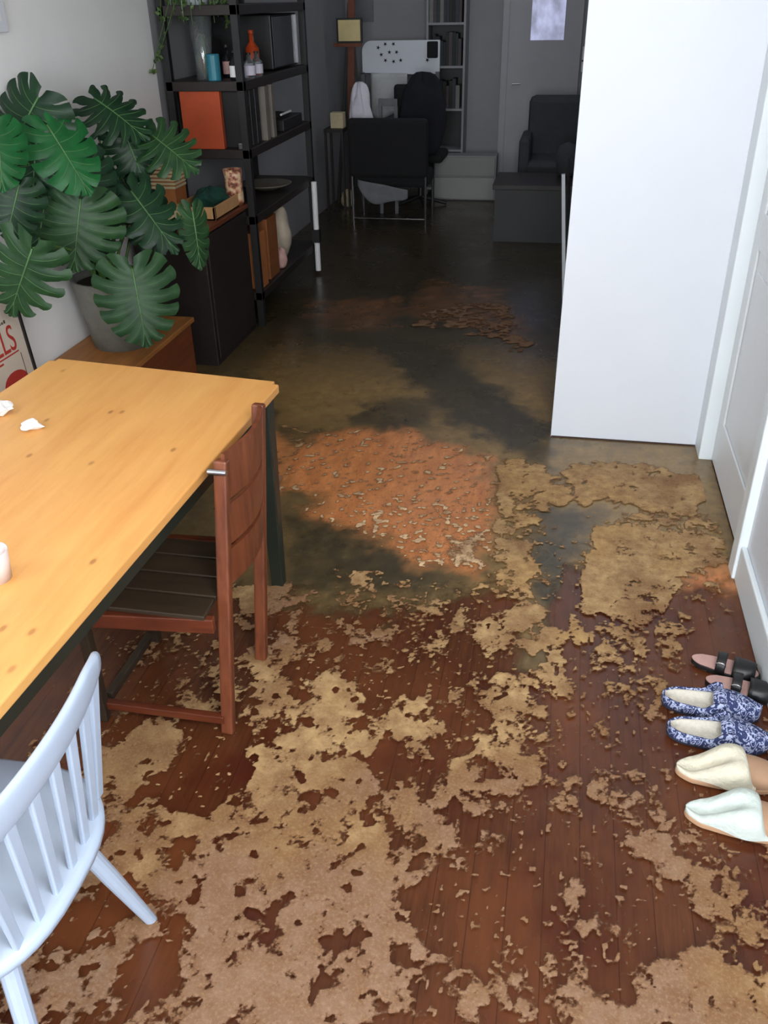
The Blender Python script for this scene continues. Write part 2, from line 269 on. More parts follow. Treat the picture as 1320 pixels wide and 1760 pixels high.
BLOB = [(-0.32, 2.829), (-0.21, 2.847), (-0.199, 2.667), (-0.3, 2.669)]  # pale highlight spot painted inside the bright orange patch

rs = np.random.RandomState(11)
def vnoise(x, y, s, seed):
    """smooth value noise with cell size s"""
    R = np.random.RandomState(seed).rand(256, 256)
    u, v = x/s+37.3, y/s+11.7; i, j = np.floor(u).astype(int), np.floor(v).astype(int); a, b = u-i, v-j
    a, b = a*a*(3-2*a), b*b*(3-2*b); g = lambda p, q: R[p % 256, q % 256]
    return (g(i, j)*(1-a)+g(i+1, j)*a)*(1-b)+(g(i, j+1)*(1-a)+g(i+1, j+1)*a)*b
def fbm(x, y, s, o, seed, gain=0.55):
    t = 0; n = 0; A = 1
    for q in range(o):
        t = t+A*vnoise(x+q*3.1, y-q*1.7, s/2**q, seed+q); n += A; A *= gain
    return t/n
def inside(px, py, poly, soft):
    d = np.full(px.shape, 1e9); ins = np.zeros(px.shape, bool); n = len(poly)
    for a in range(n):
        (x0, y0), (x1, y1) = poly[a], poly[(a+1) % n]; dx, dy = x1-x0, y1-y0
        t = np.clip(((px-x0)*dx+(py-y0)*dy)/(dx*dx+dy*dy+1e-12), 0, 1)
        d = np.minimum(d, (px-x0-t*dx)**2+(py-y0-t*dy)**2)
        if y0 != y1: ins ^= ((y0 > py) != (y1 > py)) & (px < (x1-x0)*(py-y0)/(y1-y0)+x0)
    sd = np.sqrt(d)*np.where(ins, 1, -1)
    return np.clip(sd/soft+0.5, 0, 1)
def fields(x, y):
    k1 = 0.02+0.012*y
    wx = x+(fbm(x, y, 0.10, 4, 5)-0.5)*0.11*(0.6+0.25*y); wy = y+(fbm(x, y, 0.10, 4, 15)-0.5)*0.14*(0.6+0.25*y)
    d = np.zeros(x.shape)
    for v, p in SCUM:
        a = inside(wx, wy, p, 0.045); d = d*(1-a)+v*a
    for v, p in CLEAN:
        a = inside(wx, wy, p, 0.035); d = d*(1-a)+v*a
    o = np.zeros(x.shape)
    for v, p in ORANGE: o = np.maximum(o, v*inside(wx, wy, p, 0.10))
    t = np.full(x.shape, 0.30)
    for v, p in OLIVE: a = inside(wx, wy, p, 0.16); t = t*(1-a)+v*a
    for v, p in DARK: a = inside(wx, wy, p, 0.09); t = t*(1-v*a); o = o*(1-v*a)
    return d, o, t
def sheet(name, x0, x1, y0, y1, st, z, m, keep, fn, thick):
    nx, ny = int((x1-x0)/st)+1, int((y1-y0)/st)+1
    X, Y = np.meshgrid(np.linspace(x0, x1, nx), np.linspace(y0, y1, ny), indexing='ij')
    col, kp = fn(X, Y); idx = np.arange(nx*ny).reshape(nx, ny)
    km = kp[:-1, :-1] | kp[1:, :-1] | kp[:-1, 1:] | kp[1:, 1:]
    q = np.stack([idx[:-1, :-1], idx[1:, :-1], idx[1:, 1:], idx[:-1, 1:]], -1)[km]
    us, inv = np.unique(q, return_inverse=True); inv = inv.reshape(q.shape)
    co = np.stack([X, Y, np.full(X.shape, z)+thick(X, Y, col)], -1).reshape(-1, 3)[us]
    return co, inv, col.reshape(-1, 4)[us]
def make_sheet(name, bits, m):
    co, fc, cl = [], [], []; off = 0
    for a, b, c_ in bits: co.append(a); fc.append(b+off); cl.append(c_); off += len(a)
    co, fc, cl = np.concatenate(co), np.concatenate(fc), np.concatenate(cl)
    me = bpy.data.meshes.new(name); me.vertices.add(len(co)); me.vertices.foreach_set('co', co.ravel().astype(np.float32))
    me.loops.add(fc.size); me.loops.foreach_set('vertex_index', fc.ravel().astype(np.int32))
    me.polygons.add(len(fc)); me.polygons.foreach_set('loop_start', (np.arange(len(fc))*4).astype(np.int32))
    try: me.polygons.foreach_set('loop_total', np.full(len(fc), 4, np.int32))
    except Exception: pass
    me.update(calc_edges=True); me.validate()
    at = me.color_attributes.new('field', 'FLOAT_COLOR', 'POINT'); at.data.foreach_set('color', cl.ravel().astype(np.float32))
    me.polygons.foreach_set('use_smooth', np.ones(len(me.polygons), bool))
    me.materials.append(m); o = bpy.data.objects.new(name, me); C.objects.link(o); o['kind'] = 'stuff'; return o
# water: R = cover, G = orange tint, bright lit patch painted as colour, B = olive silt amount
def wf(x, y):
    d, o, t = fields(x, y)
    n = fbm(x*1.3, y*0.8, 0.30, 4, 40)-0.5; fine = fbm(x, y, 0.035, 3, 50)-0.5
    front = 2.42+0.10*np.sin(x*3+1.2)+n*0.6
    front = np.where(x > 0.10, 2.62+n*0.5, front)
    cov = np.clip((y-front)/0.22+0.5+fine*0.6, 0, 1)
    gul = inside(x+n*0.12, y, ((-0.02, 2.1), (0.07, 2.1), (0.10, 3.4), (-0.03, 3.4)), 0.06)
    cov = np.maximum(cov, gul*0.9)
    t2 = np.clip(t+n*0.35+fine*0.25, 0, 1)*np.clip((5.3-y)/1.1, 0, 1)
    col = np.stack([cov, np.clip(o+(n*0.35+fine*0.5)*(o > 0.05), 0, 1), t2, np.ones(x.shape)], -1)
    return col, cov > 0.02
# scum: R = mask, G = tone
def sf(x, y):
    d, o, t = fields(x, y)
    st = np.where(y > 2.3, 1.0, 1.0)
    n = fbm(x, y*0.75, 0.13, 3, 70, 0.6)*0.36+fbm(x+0.02*fbm(x, y, .05, 2, 3), y*0.9, 0.042, 4, 90, 0.85)*0.64
    n = (n-0.5)*3.2+0.49
    m = d-(1-n)+0.0
    m = 0.5+(d+n-1.0)*1.3
    m = np.where(d < 0.03, 0, m)
    spots = fbm(x, y, 0.016, 2, 130); m = np.maximum(m, (spots-0.73)*8*(d > 0.03)*(y < 2.9)+0.3)
    pit = fbm(x, y, 0.05, 3, 150); m = np.where((d > 0.6) & (d < 0.9), m-(pit > 0.63)*0.5*(pit-0.63)*14, m)
    oz = inside(x, y, ((-1.1, 2.3), (0.2, 2.3), (0.2, 3.9), (-1.1, 3.9)), 0.02)*(o > 0.35); sp2 = 0.5+(fbm(x, y, 0.018, 2, 310)-0.70+0.10*inside(x, y, ((-0.75, 2.45), (-0.1, 2.45), (-0.1, 3.1), (-0.75, 3.1)), 0.3))*3.6
    blob = inside(x+(fbm(x, y, 0.05, 3, 7)-.5)*.08, y+(fbm(x, y, 0.05, 3, 9)-.5)*.08, BLOB, 0.05); sp2 = np.maximum(sp2, 0.35+0.50*blob*fbm(x, y, .03, 2, 77)*1.3); m = np.where(oz > 0.5, sp2, m)
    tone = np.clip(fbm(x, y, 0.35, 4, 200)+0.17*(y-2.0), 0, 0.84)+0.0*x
    tone = np.where(oz > 0.5, 1.0, np.where(y > 4.4, 0.32, tone))  # lightest flecks are highlights painted into the bright orange patch
    col = np.stack([np.clip(m, 0, 1), tone, d, np.ones(x.shape)], -1)
    return col, m > 0.25
k = N('murky_flood_water'); at = k.n('ShaderNodeAttribute'); at.attribute_name = 'field'; sp = k.n('ShaderNodeSeparateColor'); k.l(at.outputs['Color'], sp.inputs[0])
gn = k.noise(k.obj((1, 0.7, 1)), 22, 6, 0.7); gl = k.noise(k.obj((1, 1, 1)), 3.0, 4)
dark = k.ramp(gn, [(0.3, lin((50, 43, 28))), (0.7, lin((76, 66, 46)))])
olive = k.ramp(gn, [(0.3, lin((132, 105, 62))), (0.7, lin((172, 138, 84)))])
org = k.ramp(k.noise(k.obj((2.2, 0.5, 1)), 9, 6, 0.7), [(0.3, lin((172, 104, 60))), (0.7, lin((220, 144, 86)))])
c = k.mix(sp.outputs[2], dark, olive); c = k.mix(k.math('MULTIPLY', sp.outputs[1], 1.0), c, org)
k.l(c, k.b.inputs['Base Color'])
k.l(k.math('ADD', k.math('MULTIPLY', gl, 0.30), 0.14), k.b.inputs['Roughness'])
k.b.inputs['Specular IOR Level'].default_value = 0.5
k.bump(gl, 0.12, 0.01)
tr = k.n('ShaderNodeBsdfTransparent'); mx = k.n('ShaderNodeMixShader')
k.l(k.ramp(sp.outputs[0], [(0.25, (0, 0, 0, 1)), (0.75, (1, 1, 1, 1))]), mx.inputs[0]); k.l(tr.outputs[0], mx.inputs[1]); k.l(k.b.outputs[0], mx.inputs[2]); k.l(mx.outputs[0], k.out.inputs[0])
mWater = k.m
z3 = lambda X, Y, c_: 0.0*X
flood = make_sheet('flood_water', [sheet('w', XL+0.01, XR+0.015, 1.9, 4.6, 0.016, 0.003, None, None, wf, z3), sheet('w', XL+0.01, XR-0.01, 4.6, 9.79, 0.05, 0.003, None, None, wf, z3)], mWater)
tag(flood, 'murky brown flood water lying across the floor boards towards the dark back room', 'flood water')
k = N('tan_scum'); at = k.n('ShaderNodeAttribute'); at.attribute_name = 'field'; sp = k.n('ShaderNodeSeparateColor'); k.l(at.outputs['Color'], sp.inputs[0])
fn_ = k.noise(k.obj(), 120, 5, 0.7); md = k.noise(k.obj(), 26, 4, 0.7)
ta = k.ramp(sp.outputs[1], [(0.35, lin((142, 112, 90))), (0.55, lin((142, 109, 72))), (0.68, lin((190, 158, 112))), (0.86, lin((188, 152, 100))), (0.97, lin((238, 204, 160)))])
c = k.mix(k.ramp(md, [(0.35, (0.0, 0, 0, 1)), (0.7, (0.75, 0.75, 0.75, 1))]), ta, lin((124, 86, 54)))
big = k.noise(k.obj((1, 0.8, 1)), 7, 5, 0.7); c = k.mix(k.ramp(big, [(0.45, (0, 0, 0, 1)), (0.68, (0.6, 0.6, 0.6, 1))]), c, lin((118, 82, 54)))
c = k.mix(k.ramp(fn_, [(0.5, (0, 0, 0, 1)), (0.8, (0.6, 0.6, 0.6, 1))]), c, lin((182, 152, 120)))
fac = k.math('ADD', sp.outputs[0], k.math('MULTIPLY', k.math('SUBTRACT', fn_, 0.5), 0.9))
c = k.mix(k.ramp(fac, [(0.50, (0.85, 0.85, 0.85, 1)), (0.80, (0, 0, 0, 1))]), c, lin((104, 68, 42)))
k.l(c, k.b.inputs['Base Color']); k.b.inputs['Roughness'].default_value = 0.75; k.b.inputs['Specular IOR Level'].default_value = 0.25
k.bump(md, 0.4, 0.006)
tr = k.n('ShaderNodeBsdfTransparent'); mx = k.n('ShaderNodeMixShader')
k.l(k.ramp(fac, [(0.40, (0, 0, 0, 1)), (0.64, (1, 1, 1, 1))]), mx.inputs[0]); k.l(tr.outputs[0], mx.inputs[1]); k.l(k.b.outputs[0], mx.inputs[2]); k.l(mx.outputs[0], k.out.inputs[0])
hs = lambda X, Y, c_: 0.003*np.clip(c_[..., 0], 0, 1)
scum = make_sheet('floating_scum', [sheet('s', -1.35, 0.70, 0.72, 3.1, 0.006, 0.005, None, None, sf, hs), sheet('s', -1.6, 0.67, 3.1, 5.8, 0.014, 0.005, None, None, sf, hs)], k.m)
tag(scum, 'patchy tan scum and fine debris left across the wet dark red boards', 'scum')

# ------------------------------------------------------------------ pine table
T = thing('dining_table', 'pine topped table with dark green legs, knots in its honey coloured top', 'table', (-1.3, 1.6, 0))
def rel(root, bm):
    bmesh.ops.translate(bm, verts=bm.verts, vec=-Vector(root.location)); return bm
def robj(name, bm, m, root, **k): return obj(name, rel(root, bm), m, root, **k)
TC = [(-0.835, 2.485), (-1.68, 2.58), (-1.74, 0.62), (-0.905, 0.62)]
bm = bmesh.new(); lo = [bm.verts.new((x, y, 0.722)) for x, y in TC]; hi = [bm.verts.new((x, y, 0.75)) for x, y in TC]
bm.faces.new(lo[::-1]); bm.faces.new(hi)
for i in range(4): bm.faces.new((lo[i], lo[(i+1) % 4], hi[(i+1) % 4], hi[i]))
bmesh.ops.recalc_face_normals(bm, faces=bm.faces)
ver = [e for e in bm.edges if abs(e.verts[0].co.z-e.verts[1].co.z) > 0.01]
bmesh.ops.bevel(bm, geom=ver, offset=0.022, segments=4, affect='EDGES')
robj('tabletop', bm, mPine, T, bevel=0.004)
bm = bmesh.new()
bar(bm, (-0.90, 2.40, 0.675), (-0.965, 0.72, 0.675), 0.02, 0.09, (1, 0, 0)); bar(bm, (-1.61, 2.50, 0.675), (-1.67, 0.72, 0.675), 0.02, 0.09, (1, 0, 0))
bar(bm, (-0.92, 2.42, 0.675), (-1.60, 2.50, 0.675), 0.09, 0.02, (0, 0, 1)); bar(bm, (-0.98, 0.70, 0.675), (-1.66, 0.70, 0.675), 0.09, 0.02, (0, 0, 1))
robj('apron', bm, mGreenPaint, T)
for x, y in ((-0.885, 2.425), (-1.62, 2.51), (-0.955, 0.70), (-1.68, 0.70)):
    robj('leg', bar(bmesh.new(), (x, y, 0), (x, y, 0.722), 0.042, 0.042, (1, 0, 0), (0.062, 0.062)), mGreenPaint, T, bevel=0.004)
def crumple(name, loc, r, seed, label, flat=0.6):
    bm = bmesh.new(); bmesh.ops.create_icosphere(bm, subdivisions=3, radius=r); R = random.Random(seed)
    ax = [(Vector((R.uniform(-1, 1), R.uniform(-1, 1), R.uniform(-1, 1))).normalized(), R.uniform(0.5, 0.9)) for _ in range(16)]
    for v in bm.verts:
        n = v.co.normalized(); f = 1.0
        for a, q in ax: f = min(f, q/max(n.dot(a), 1e-3)) if n.dot(a) > q else f
        v.co = n*r*(f**1.6)*(1+R.uniform(-.05, .05)); v.co.z *= flat
    zmin = min(v.co.z for v in bm.verts)
    for v in bm.verts: v.co.z -= zmin
    o = obj(name, bm, mWhite); o.location = loc; return tag(o, label, 'tissue')
crumple('crumpled_tissue', (-1.43, 2.03, 0.75), 0.036, 3, 'small crumpled white tissue on the pine table, nearer the table middle', 0.45)
crumple('crumpled_tissue', (-1.585, 2.11, 0.75), 0.052, 5, 'larger crumpled white tissue at the far left edge of the pine table', 0.4)
gl = thing('drinking_glass', 'pale frosted glass tumbler at the left edge of the pine table', 'glass', (-1.115, 1.335, 0.75))
bm = bmesh.new(); lathe(bm, [(0.030, 0), (0.036, 0.07), (0.034, 0.07), (0.028, 0.006)], seg=24); obj('glass_body', bm, plain('frosted_glass', (232, 214, 210), 0.25, 0.05, 8, trans=0.25), gl, smooth=True)

# ------------------------------------------------------------------ red folding chair
mSeatShade = wood('shaded_seat_wood', (40, 31, 22), (56, 44, 30), 'X', 0.5)  # under-table shade darkened into the seat and front leg colour
F = thing('folding_chair', 'reddish wooden folding chair tucked sideways under the pine table edge', 'chair', (-0.98, 1.86, 0))
PA0, PA1 = Vector((-0.815, 1.70, 0)), Vector((-0.795, 1.845, 0.80)); PB0, PB1 = Vector((-0.82, 2.02, 0)), Vector((-0.80, 2.165, 0.815))
robj('back_post', bar(bmesh.new(), PA0, PA1, 0.036, 0.030, (1, 0, 0)), mRed, F, bevel=0.006)
robj('back_post', bar(bmesh.new(), PB0, PB1, 0.036, 0.030, (1, 0, 0)), mRed, F, bevel=0.006)
def on(p0, p1, z): return p0.lerp(p1, (z-p0.z)/(p1.z-p0.z))
def bslat(z0, z1, bow):
    def fn(u, v):
        z = z0+(z1-z0)*v; a, b = on(PA0, PA1, z), on(PB0, PB1, z); p = a.lerp(b, u)
        p.x += bow*math.sin(PI*u)+0.004; return p
    return grid(fn, 12, 3)
for z0, z1 in ((0.69, 0.815), (0.565, 0.675), (0.45, 0.55)):
    o = robj('backrest_slat', bslat(z0, z1, 0.030), mRed, F); solid(o, 0.012, 0)
for y0, y1 in ((1.685, 1.765), (1.775, 1.855), (1.865, 1.945), (1.955, 2.035)):
    robj('seat_slat', B(-1.20, -0.83, y0, y1, 0.405, 0.42), mSeatShade, F, bevel=0.003)
robj('seat_rail', bar(bmesh.new(), (-1.20, 1.665, 0.385), (-0.81, 1.70, 0.385), 0.022, 0.045, (0, 1, 0)), mRedX, F, bevel=0.003)
robj('seat_rail', bar(bmesh.new(), (-1.20, 2.06, 0.385), (-0.83, 2.08, 0.385), 0.022, 0.045, (0, 1, 0)), mRedX, F, bevel=0.003)
robj('front_leg', bar(bmesh.new(), (-1.19, 1.69, 0), (-1.18, 1.68, 0.40), 0.030, 0.030, (0, 1, 0)), mSeatShade, F, bevel=0.004)
robj('front_leg', bar(bmesh.new(), (-1.19, 2.05, 0), (-1.18, 2.05, 0.40), 0.030, 0.030, (0, 1, 0)), mSeatShade, F, bevel=0.004)
robj('stretcher', bar(bmesh.new(), (-1.18, 1.70, 0.05), (-0.82, 1.70, 0.05), 0.022, 0.026, (0, 1, 0)), mRedX, F, bevel=0.003)
robj('stretcher', bar(bmesh.new(), (-1.18, 1.72, 0.06), (-1.18, 2.0, 0.06), 0.022, 0.026, (1, 0, 0)), mSeatShade, F, bevel=0.003)
robj('hinge_bolt', tube(bmesh.new(), [(-0.825, 1.822, 0.775), (-0.776, 1.822, 0.775)], 0.008, 12), mSteel, F)

# ------------------------------------------------------------------ white spindle back chair
W = thing('spindle_back_chair', 'white painted spindle back wooden chair at the near end of the pine table', 'chair', (-1.0, 0.89, 0))
bm = bmesh.new(); n = 48; cx, cy, ax_, ay_ = -0.99, 0.875, 0.242, 0.245
def sup(a, e=2.7): c_, s_ = math.cos(a), math.sin(a); return (math.copysign(abs(c_)**(2/e), c_), math.copysign(abs(s_)**(2/e), s_))
rings = []
for sc, z in ((0.93, 0.425), (1.0, 0.437), (1.0, 0.452), (0.95, 0.462), (0.75, 0.457), (0.4, 0.452)):
    rings.append([bm.verts.new((cx+sup(2*PI*q/n)[0]*ax_*sc, cy+sup(2*PI*q/n)[1]*ay_*sc, z)) for q in range(n)])
for a, b in zip(rings, rings[1:]):
    for q in range(n): bm.faces.new((a[q], a[(q+1) % n], b[(q+1) % n], b[q]))
bm.faces.new(rings[0][::-1]); bm.faces.new(rings[-1])
robj('seat', bm, mWhitePaint, W, smooth=True)
def railx(y): return -0.742-0.035*((y-0.86)/0.26)**2
def rail(u, v):
    y = 0.61+0.50*u; e = 1-0.40*max(0, abs(u-0.5)*2-0.75)/0.25
    a = 2*PI*v; return Vector((railx(y)+0.012*math.cos(a)+0.010*math.sin(a)*e, y, 0.757+0.046*e*math.copysign(abs(math.sin(a))**0.7, math.sin(a))))
bm = grid(rail, 30, 17)
bmesh.ops.remove_doubles(bm, verts=bm.verts, dist=1e-5)
bmesh.ops.holes_fill(bm, edges=[e for e in bm.edges if e.is_boundary], sides=40)
robj('top_rail', bm, mWhitePaint, W, smooth=True)
for q in range(8):
    u = q/7; yb = 0.69+0.37*u; yt = 0.635+0.45*u
    xb = cx+ax_*0.90-0.03*abs(2*u-1)**2.5
    robj('spindle', bar(bmesh.new(), (xb, yb, 0.455), (railx(yt), yt, 0.75), 0.011, 0.021, (1, 0, 0), (0.011, 0.026)), mWhitePaint, W, bevel=0.003)
for (a, b) in (((-0.855, 1.00, 0.43), (-0.785, 1.105, 0)), ((-0.855, 0.78, 0.43), (-0.785, 0.68, 0)), ((-1.14, 1.00, 0.43), (-1.21, 1.10, 0)), ((-1.14, 0.78, 0.43), (-1.21, 0.68, 0))):
    robj('leg', tube(bmesh.new(), [a, Vector(a).lerp(Vector(b), 0.5), b], [0.019, 0.0185, 0.013], 14), mWhitePaint, W, smooth=False)
robj('seat_brace', bar(bmesh.new(), (-0.845, 1.03, 0.40), (-0.845, 0.75, 0.40), 0.022, 0.05, (1, 0, 0)), mWhitePaint, W, bevel=0.004)
robj('seat_brace', bar(bmesh.new(), (-1.15, 1.03, 0.40), (-1.15, 0.75, 0.40), 0.022, 0.05, (1, 0, 0)), mWhitePaint, W, bevel=0.004)

# ------------------------------------------------------------------ slippers by the right wall
kp = N('blue_floral_cloth'); vo = kp.n('ShaderNodeTexNoise'); vo.inputs['Scale'].default_value = 42; vo.inputs['Detail'].default_value = 1.0; vo.inputs['Distortion'].default_value = 2.2
kp.l(kp.obj(), vo.inputs['Vector'])
kp.l(kp.ramp(vo.outputs['Fac'], [(0.47, lin((44, 54, 96))), (0.5, lin((178, 186, 218))), (0.57, lin((178, 186, 218))), (0.60, lin((44, 54, 96)))]), kp.b.inputs['Base Color']); kp.b.inputs['Roughness'].default_value = 0.85
mFloral = kp.m
mFleece = plain('cream_fleece', (214, 208, 188), 0.95, 0.05, 60, bump=0.5)
mFleece2 = plain('white_fleece', (206, 200, 188), 0.95, 0.08, 60, bump=0.5)
mSuede = plain('tan_suede', (176, 140, 112), 0.85, 0.06, 20)
mSole = plain('tan_rubber_sole', (190, 150, 118), 0.7, 0.05, 20)
mSoleD = plain('dark_sole', (46, 48, 66), 0.7, 0.1, 20)
mPink = plain('pink_insole', (196, 156, 148), 0.6, 0.08, 20)
mStrap = plain('black_strap', (26, 26, 28), 0.4, 0.15, 20)
def half(u):   # half width of a sole along its length, heel u=0 .. toe u=1
    return (0.0 if u <= 0 or u >= 1 else (min(1, (u/0.14))**0.5 if u < 0.14 else 1)*(0.74+0.26*math.sin(PI*min(1, max(0, (u-0.15)/0.95))))*(math.sqrt(max(0, 1-((u-0.75)/0.25)**2)) if u > 0.75 else 1))
def solebm(L, Wd, z0, z1, grow=1.0):
    bm = bmesh.new(); us = [0.5-0.5*math.cos(PI*i/28) for i in range(29)]
    pts = [(u*L, half(u)*Wd/2*grow) for u in us] + [(u*L, -half(u)*Wd/2*grow) for u in us[-2:0:-1]]
    lo = [bm.verts.new((x, y, z0)) for x, y in pts]; hi = [bm.verts.new((x, y, z1)) for x, y in pts]; n = len(pts)
    bm.faces.new(lo); bm.faces.new(hi[::-1])
    for i in range(n): bm.faces.new((lo[i], hi[i], hi[(i+1) % n], lo[(i+1) % n]))
    bmesh.ops.recalc_face_normals(bm, faces=bm.faces); return bm
def dome(L, Wd, u0, u1, zb, Hf, dip=None, grow=1.0, e=0.55, nu=26, nv=25, gf=None, mn=0.0):
    def fn(s, t):
        u = u0+(u1-u0)*s; a = PI*t; y = math.cos(a); z = abs(math.sin(a))**e
        h = zb+Hf(u)*z
        if dip: h -= dip(u, y)
        return Vector((u*L, y*half(min(0.999, max(0.001, u)))*Wd/2*(gf(u) if gf else grow), max(h, zb+mn*math.sin(a)**0.3)))
    bm = grid(fn, nu, nv); bmesh.ops.remove_doubles(bm, verts=bm.verts, dist=1e-5); return bm
def fleece_clog(loc, rz, label, mf):
    s = thing('fleece_slipper', label, 'slipper', loc, rz, None); L, Wd = 0.275, 0.098
    obj('sole', solebm(L, Wd, 0, 0.018, 1.03), mSole, s, bevel=0.004)
    ss = lambda x: max(0, min(1, x))**2*(3-2*max(0, min(1, x)))
    obj('upper', dome(L, Wd, 0.60, 1.0, 0.016, lambda u: 0.052-0.022*ss((u-0.6)/0.4)), mSuede, s, smooth=True)
    Hf = lambda u: 0.012+0.060*ss((u-0.10)/0.38)-0.012*ss((u-0.52)/0.16)-0.05*ss((u-0.60)/0.10)
    dp = lambda u, y: 0.030*math.exp(-((u-0.33)/0.17)**2)*math.exp(-((y+0.1)/0.30)**2)+0.010*math.exp(-((u-0.12)/0.08)**2)*math.exp(-(y/0.5)**2)
    obj('fleece_lining', dome(L, Wd, 0.004, 0.70, 0.0185, Hf, dp, 1.0, 0.5, 44, 33, lambda u: 1.04+0.30*math.exp(-((u-0.50)/0.17)**2), 0.004), mf, s, smooth=True)
    return s
fleece_clog((0.425, 1.625, 0.003), math.radians(-4), 'tan fleece lined slipper nearest the camera, bright white fluffy cuff', plain('white_fluffy_fleece', (204, 214, 208), 0.95, 0.04, 60, bump=0.4))
fleece_clog((0.415, 1.765, 0.003), math.radians(1), 'tan fleece lined slipper with cream cuff, beside the blue patterned slippers', mFleece)
def floral(loc, rz, label):
    s = thing('patterned_slipper', label, 'slipper', loc, rz, None); L, Wd = 0.27, 0.092
    obj('sole', solebm(L, Wd, 0, 0.014, 1.02), mSoleD, s, bevel=0.003)
    ss = lambda x: max(0, min(1, x))**2*(3-2*max(0, min(1, x)))
    H = lambda u: 0.030+0.030*ss((u-0.40)/0.14)-0.022*ss((u-0.62)/0.38)
    def wall(u, t):                                   # heel rim and sides
        uu = 0.62*(1-abs(2*u-1)); sd = 1 if u < 0.5 else -1; uu = max(uu, 0.003)
        return Vector((uu*L, sd*half(uu)*Wd/2*(1.04-0.05*t), 0.012+t*(H(uu)-0.002)))
    g_ = grid(wall, 41, 4); o = obj('side', g_, mFloral, s, smooth=True); solid(o, 0.006, 0)
    obj('upper', dome(L, Wd, 0.50, 1.0, 0.012, H, None, 1.05), mFloral, s, smooth=True)
    dp = lambda u, y: 0.026*math.exp(-(y/0.62)**4)*ss(u/0.10)
    obj('fleece_lining', dome(L, Wd, 0.02, 0.56, 0.014, lambda u: 0.030, dp, 0.97, 0.35, 30, 25), mFleece2, s, smooth=True)
    return s
floral((0.405, 1.905, 0.003), math.radians(-2), 'blue and white patterned slipper, nearer one, next to the tan slippers')
floral((0.40, 2.03, 0.003), math.radians(-4), 'blue and white patterned slipper, farther one, next to the black sandals')
def sandal(loc, rz, label):
    s = thing('sandal', label, 'sandal', loc, rz, None); L, Wd = 0.20, 0.075
    obj('sole', solebm(L, Wd, 0, 0.018, 1.0), mStrap, s, bevel=0.003)
    obj('insole', solebm(L*0.97, Wd, 0.018, 0.021, 0.9), mPink, s)
    for u0, u1, h in ((0.36, 0.50, 0.042), (0.60, 0.92, 0.036)):
        o = obj('strap', dome(L, Wd, u0, u1, 0.012, lambda u: h, None, 1.04, 0.6, 6, 17), mStrap, s, smooth=True); solid(o, 0.004, 0)
    o = obj('buckle', tube(bmesh.new(), [(0.43*L+0.014*math.cos(a), -0.030, 0.038+0.009*math.sin(a)) for a in [2*PI*q/12 for q in range(13)]], 0.002, 6), mSteel, s)
    return s
sandal((0.535, 2.14, 0.003), math.radians(-14), 'small black strappy sandal with pink insole, nearer one, next to the patterned slippers')
sandal((0.505, 2.235, 0.003), math.radians(-16), 'small black strappy sandal with pink insole, farthest shoe along the right wall')

# ------------------------------------------------------------------ chest bench, pot, monstera
Bn = thing('wooden_chest', 'low orange brown wooden chest under the potted plant along the left wall', 'chest', (-2.085, 3.3, 0))
robj('chest_lid', B(-2.285, -1.865, 2.42, 4.21, 0.335, 0.36), mChest, Bn, bevel=0.004)
robj('chest_body', B(-2.28, -1.88, 2.44, 4.19, 0.0, 0.335), mChestF, Bn, bevel=0.003)
P = thing('potted_monstera', 'large split leaved monstera plant in a grey pot on the wooden chest', 'plant', (-2.06, 3.78, 0.36))
obj('pot', lathe(bmesh.new(), [(0.135, 0), (0.165, 0.16), (0.19, 0.32), (0.192, 0.33), (0.178, 0.33), (0.172, 0.30)], seg=36, cap1=False), mPot, P, smooth=True)
obj('soil', lathe(bmesh.new(), [(0.172, 0.285), (0.172, 0.30)], seg=30), mSoil, P)
CP = [(0.06, -0.14), (0.50, -0.22), (0.92, -0.02), (1.02, 0.30), (0.88, 0.60), (0.55, 0.86), (0.14, 0.985), (0.0, 1.02)]
def E_(s):
    x = s*(len(CP)-1); i = min(int(x), len(CP)-2); t = x-i
    p0, p1, p2, p3 = CP[max(i-1, 0)], CP[i], CP[i+1], CP[min(i+2, len(CP)-1)]
    return tuple(0.5*((2*p1[k])+(-p0[k]+p2[k])*t+(2*p0[k]-5*p1[k]+4*p2[k]-p3[k])*t*t+(-p0[k]+3*p1[k]-3*p2[k]+p3[k])*t**3) for k in (0, 1))
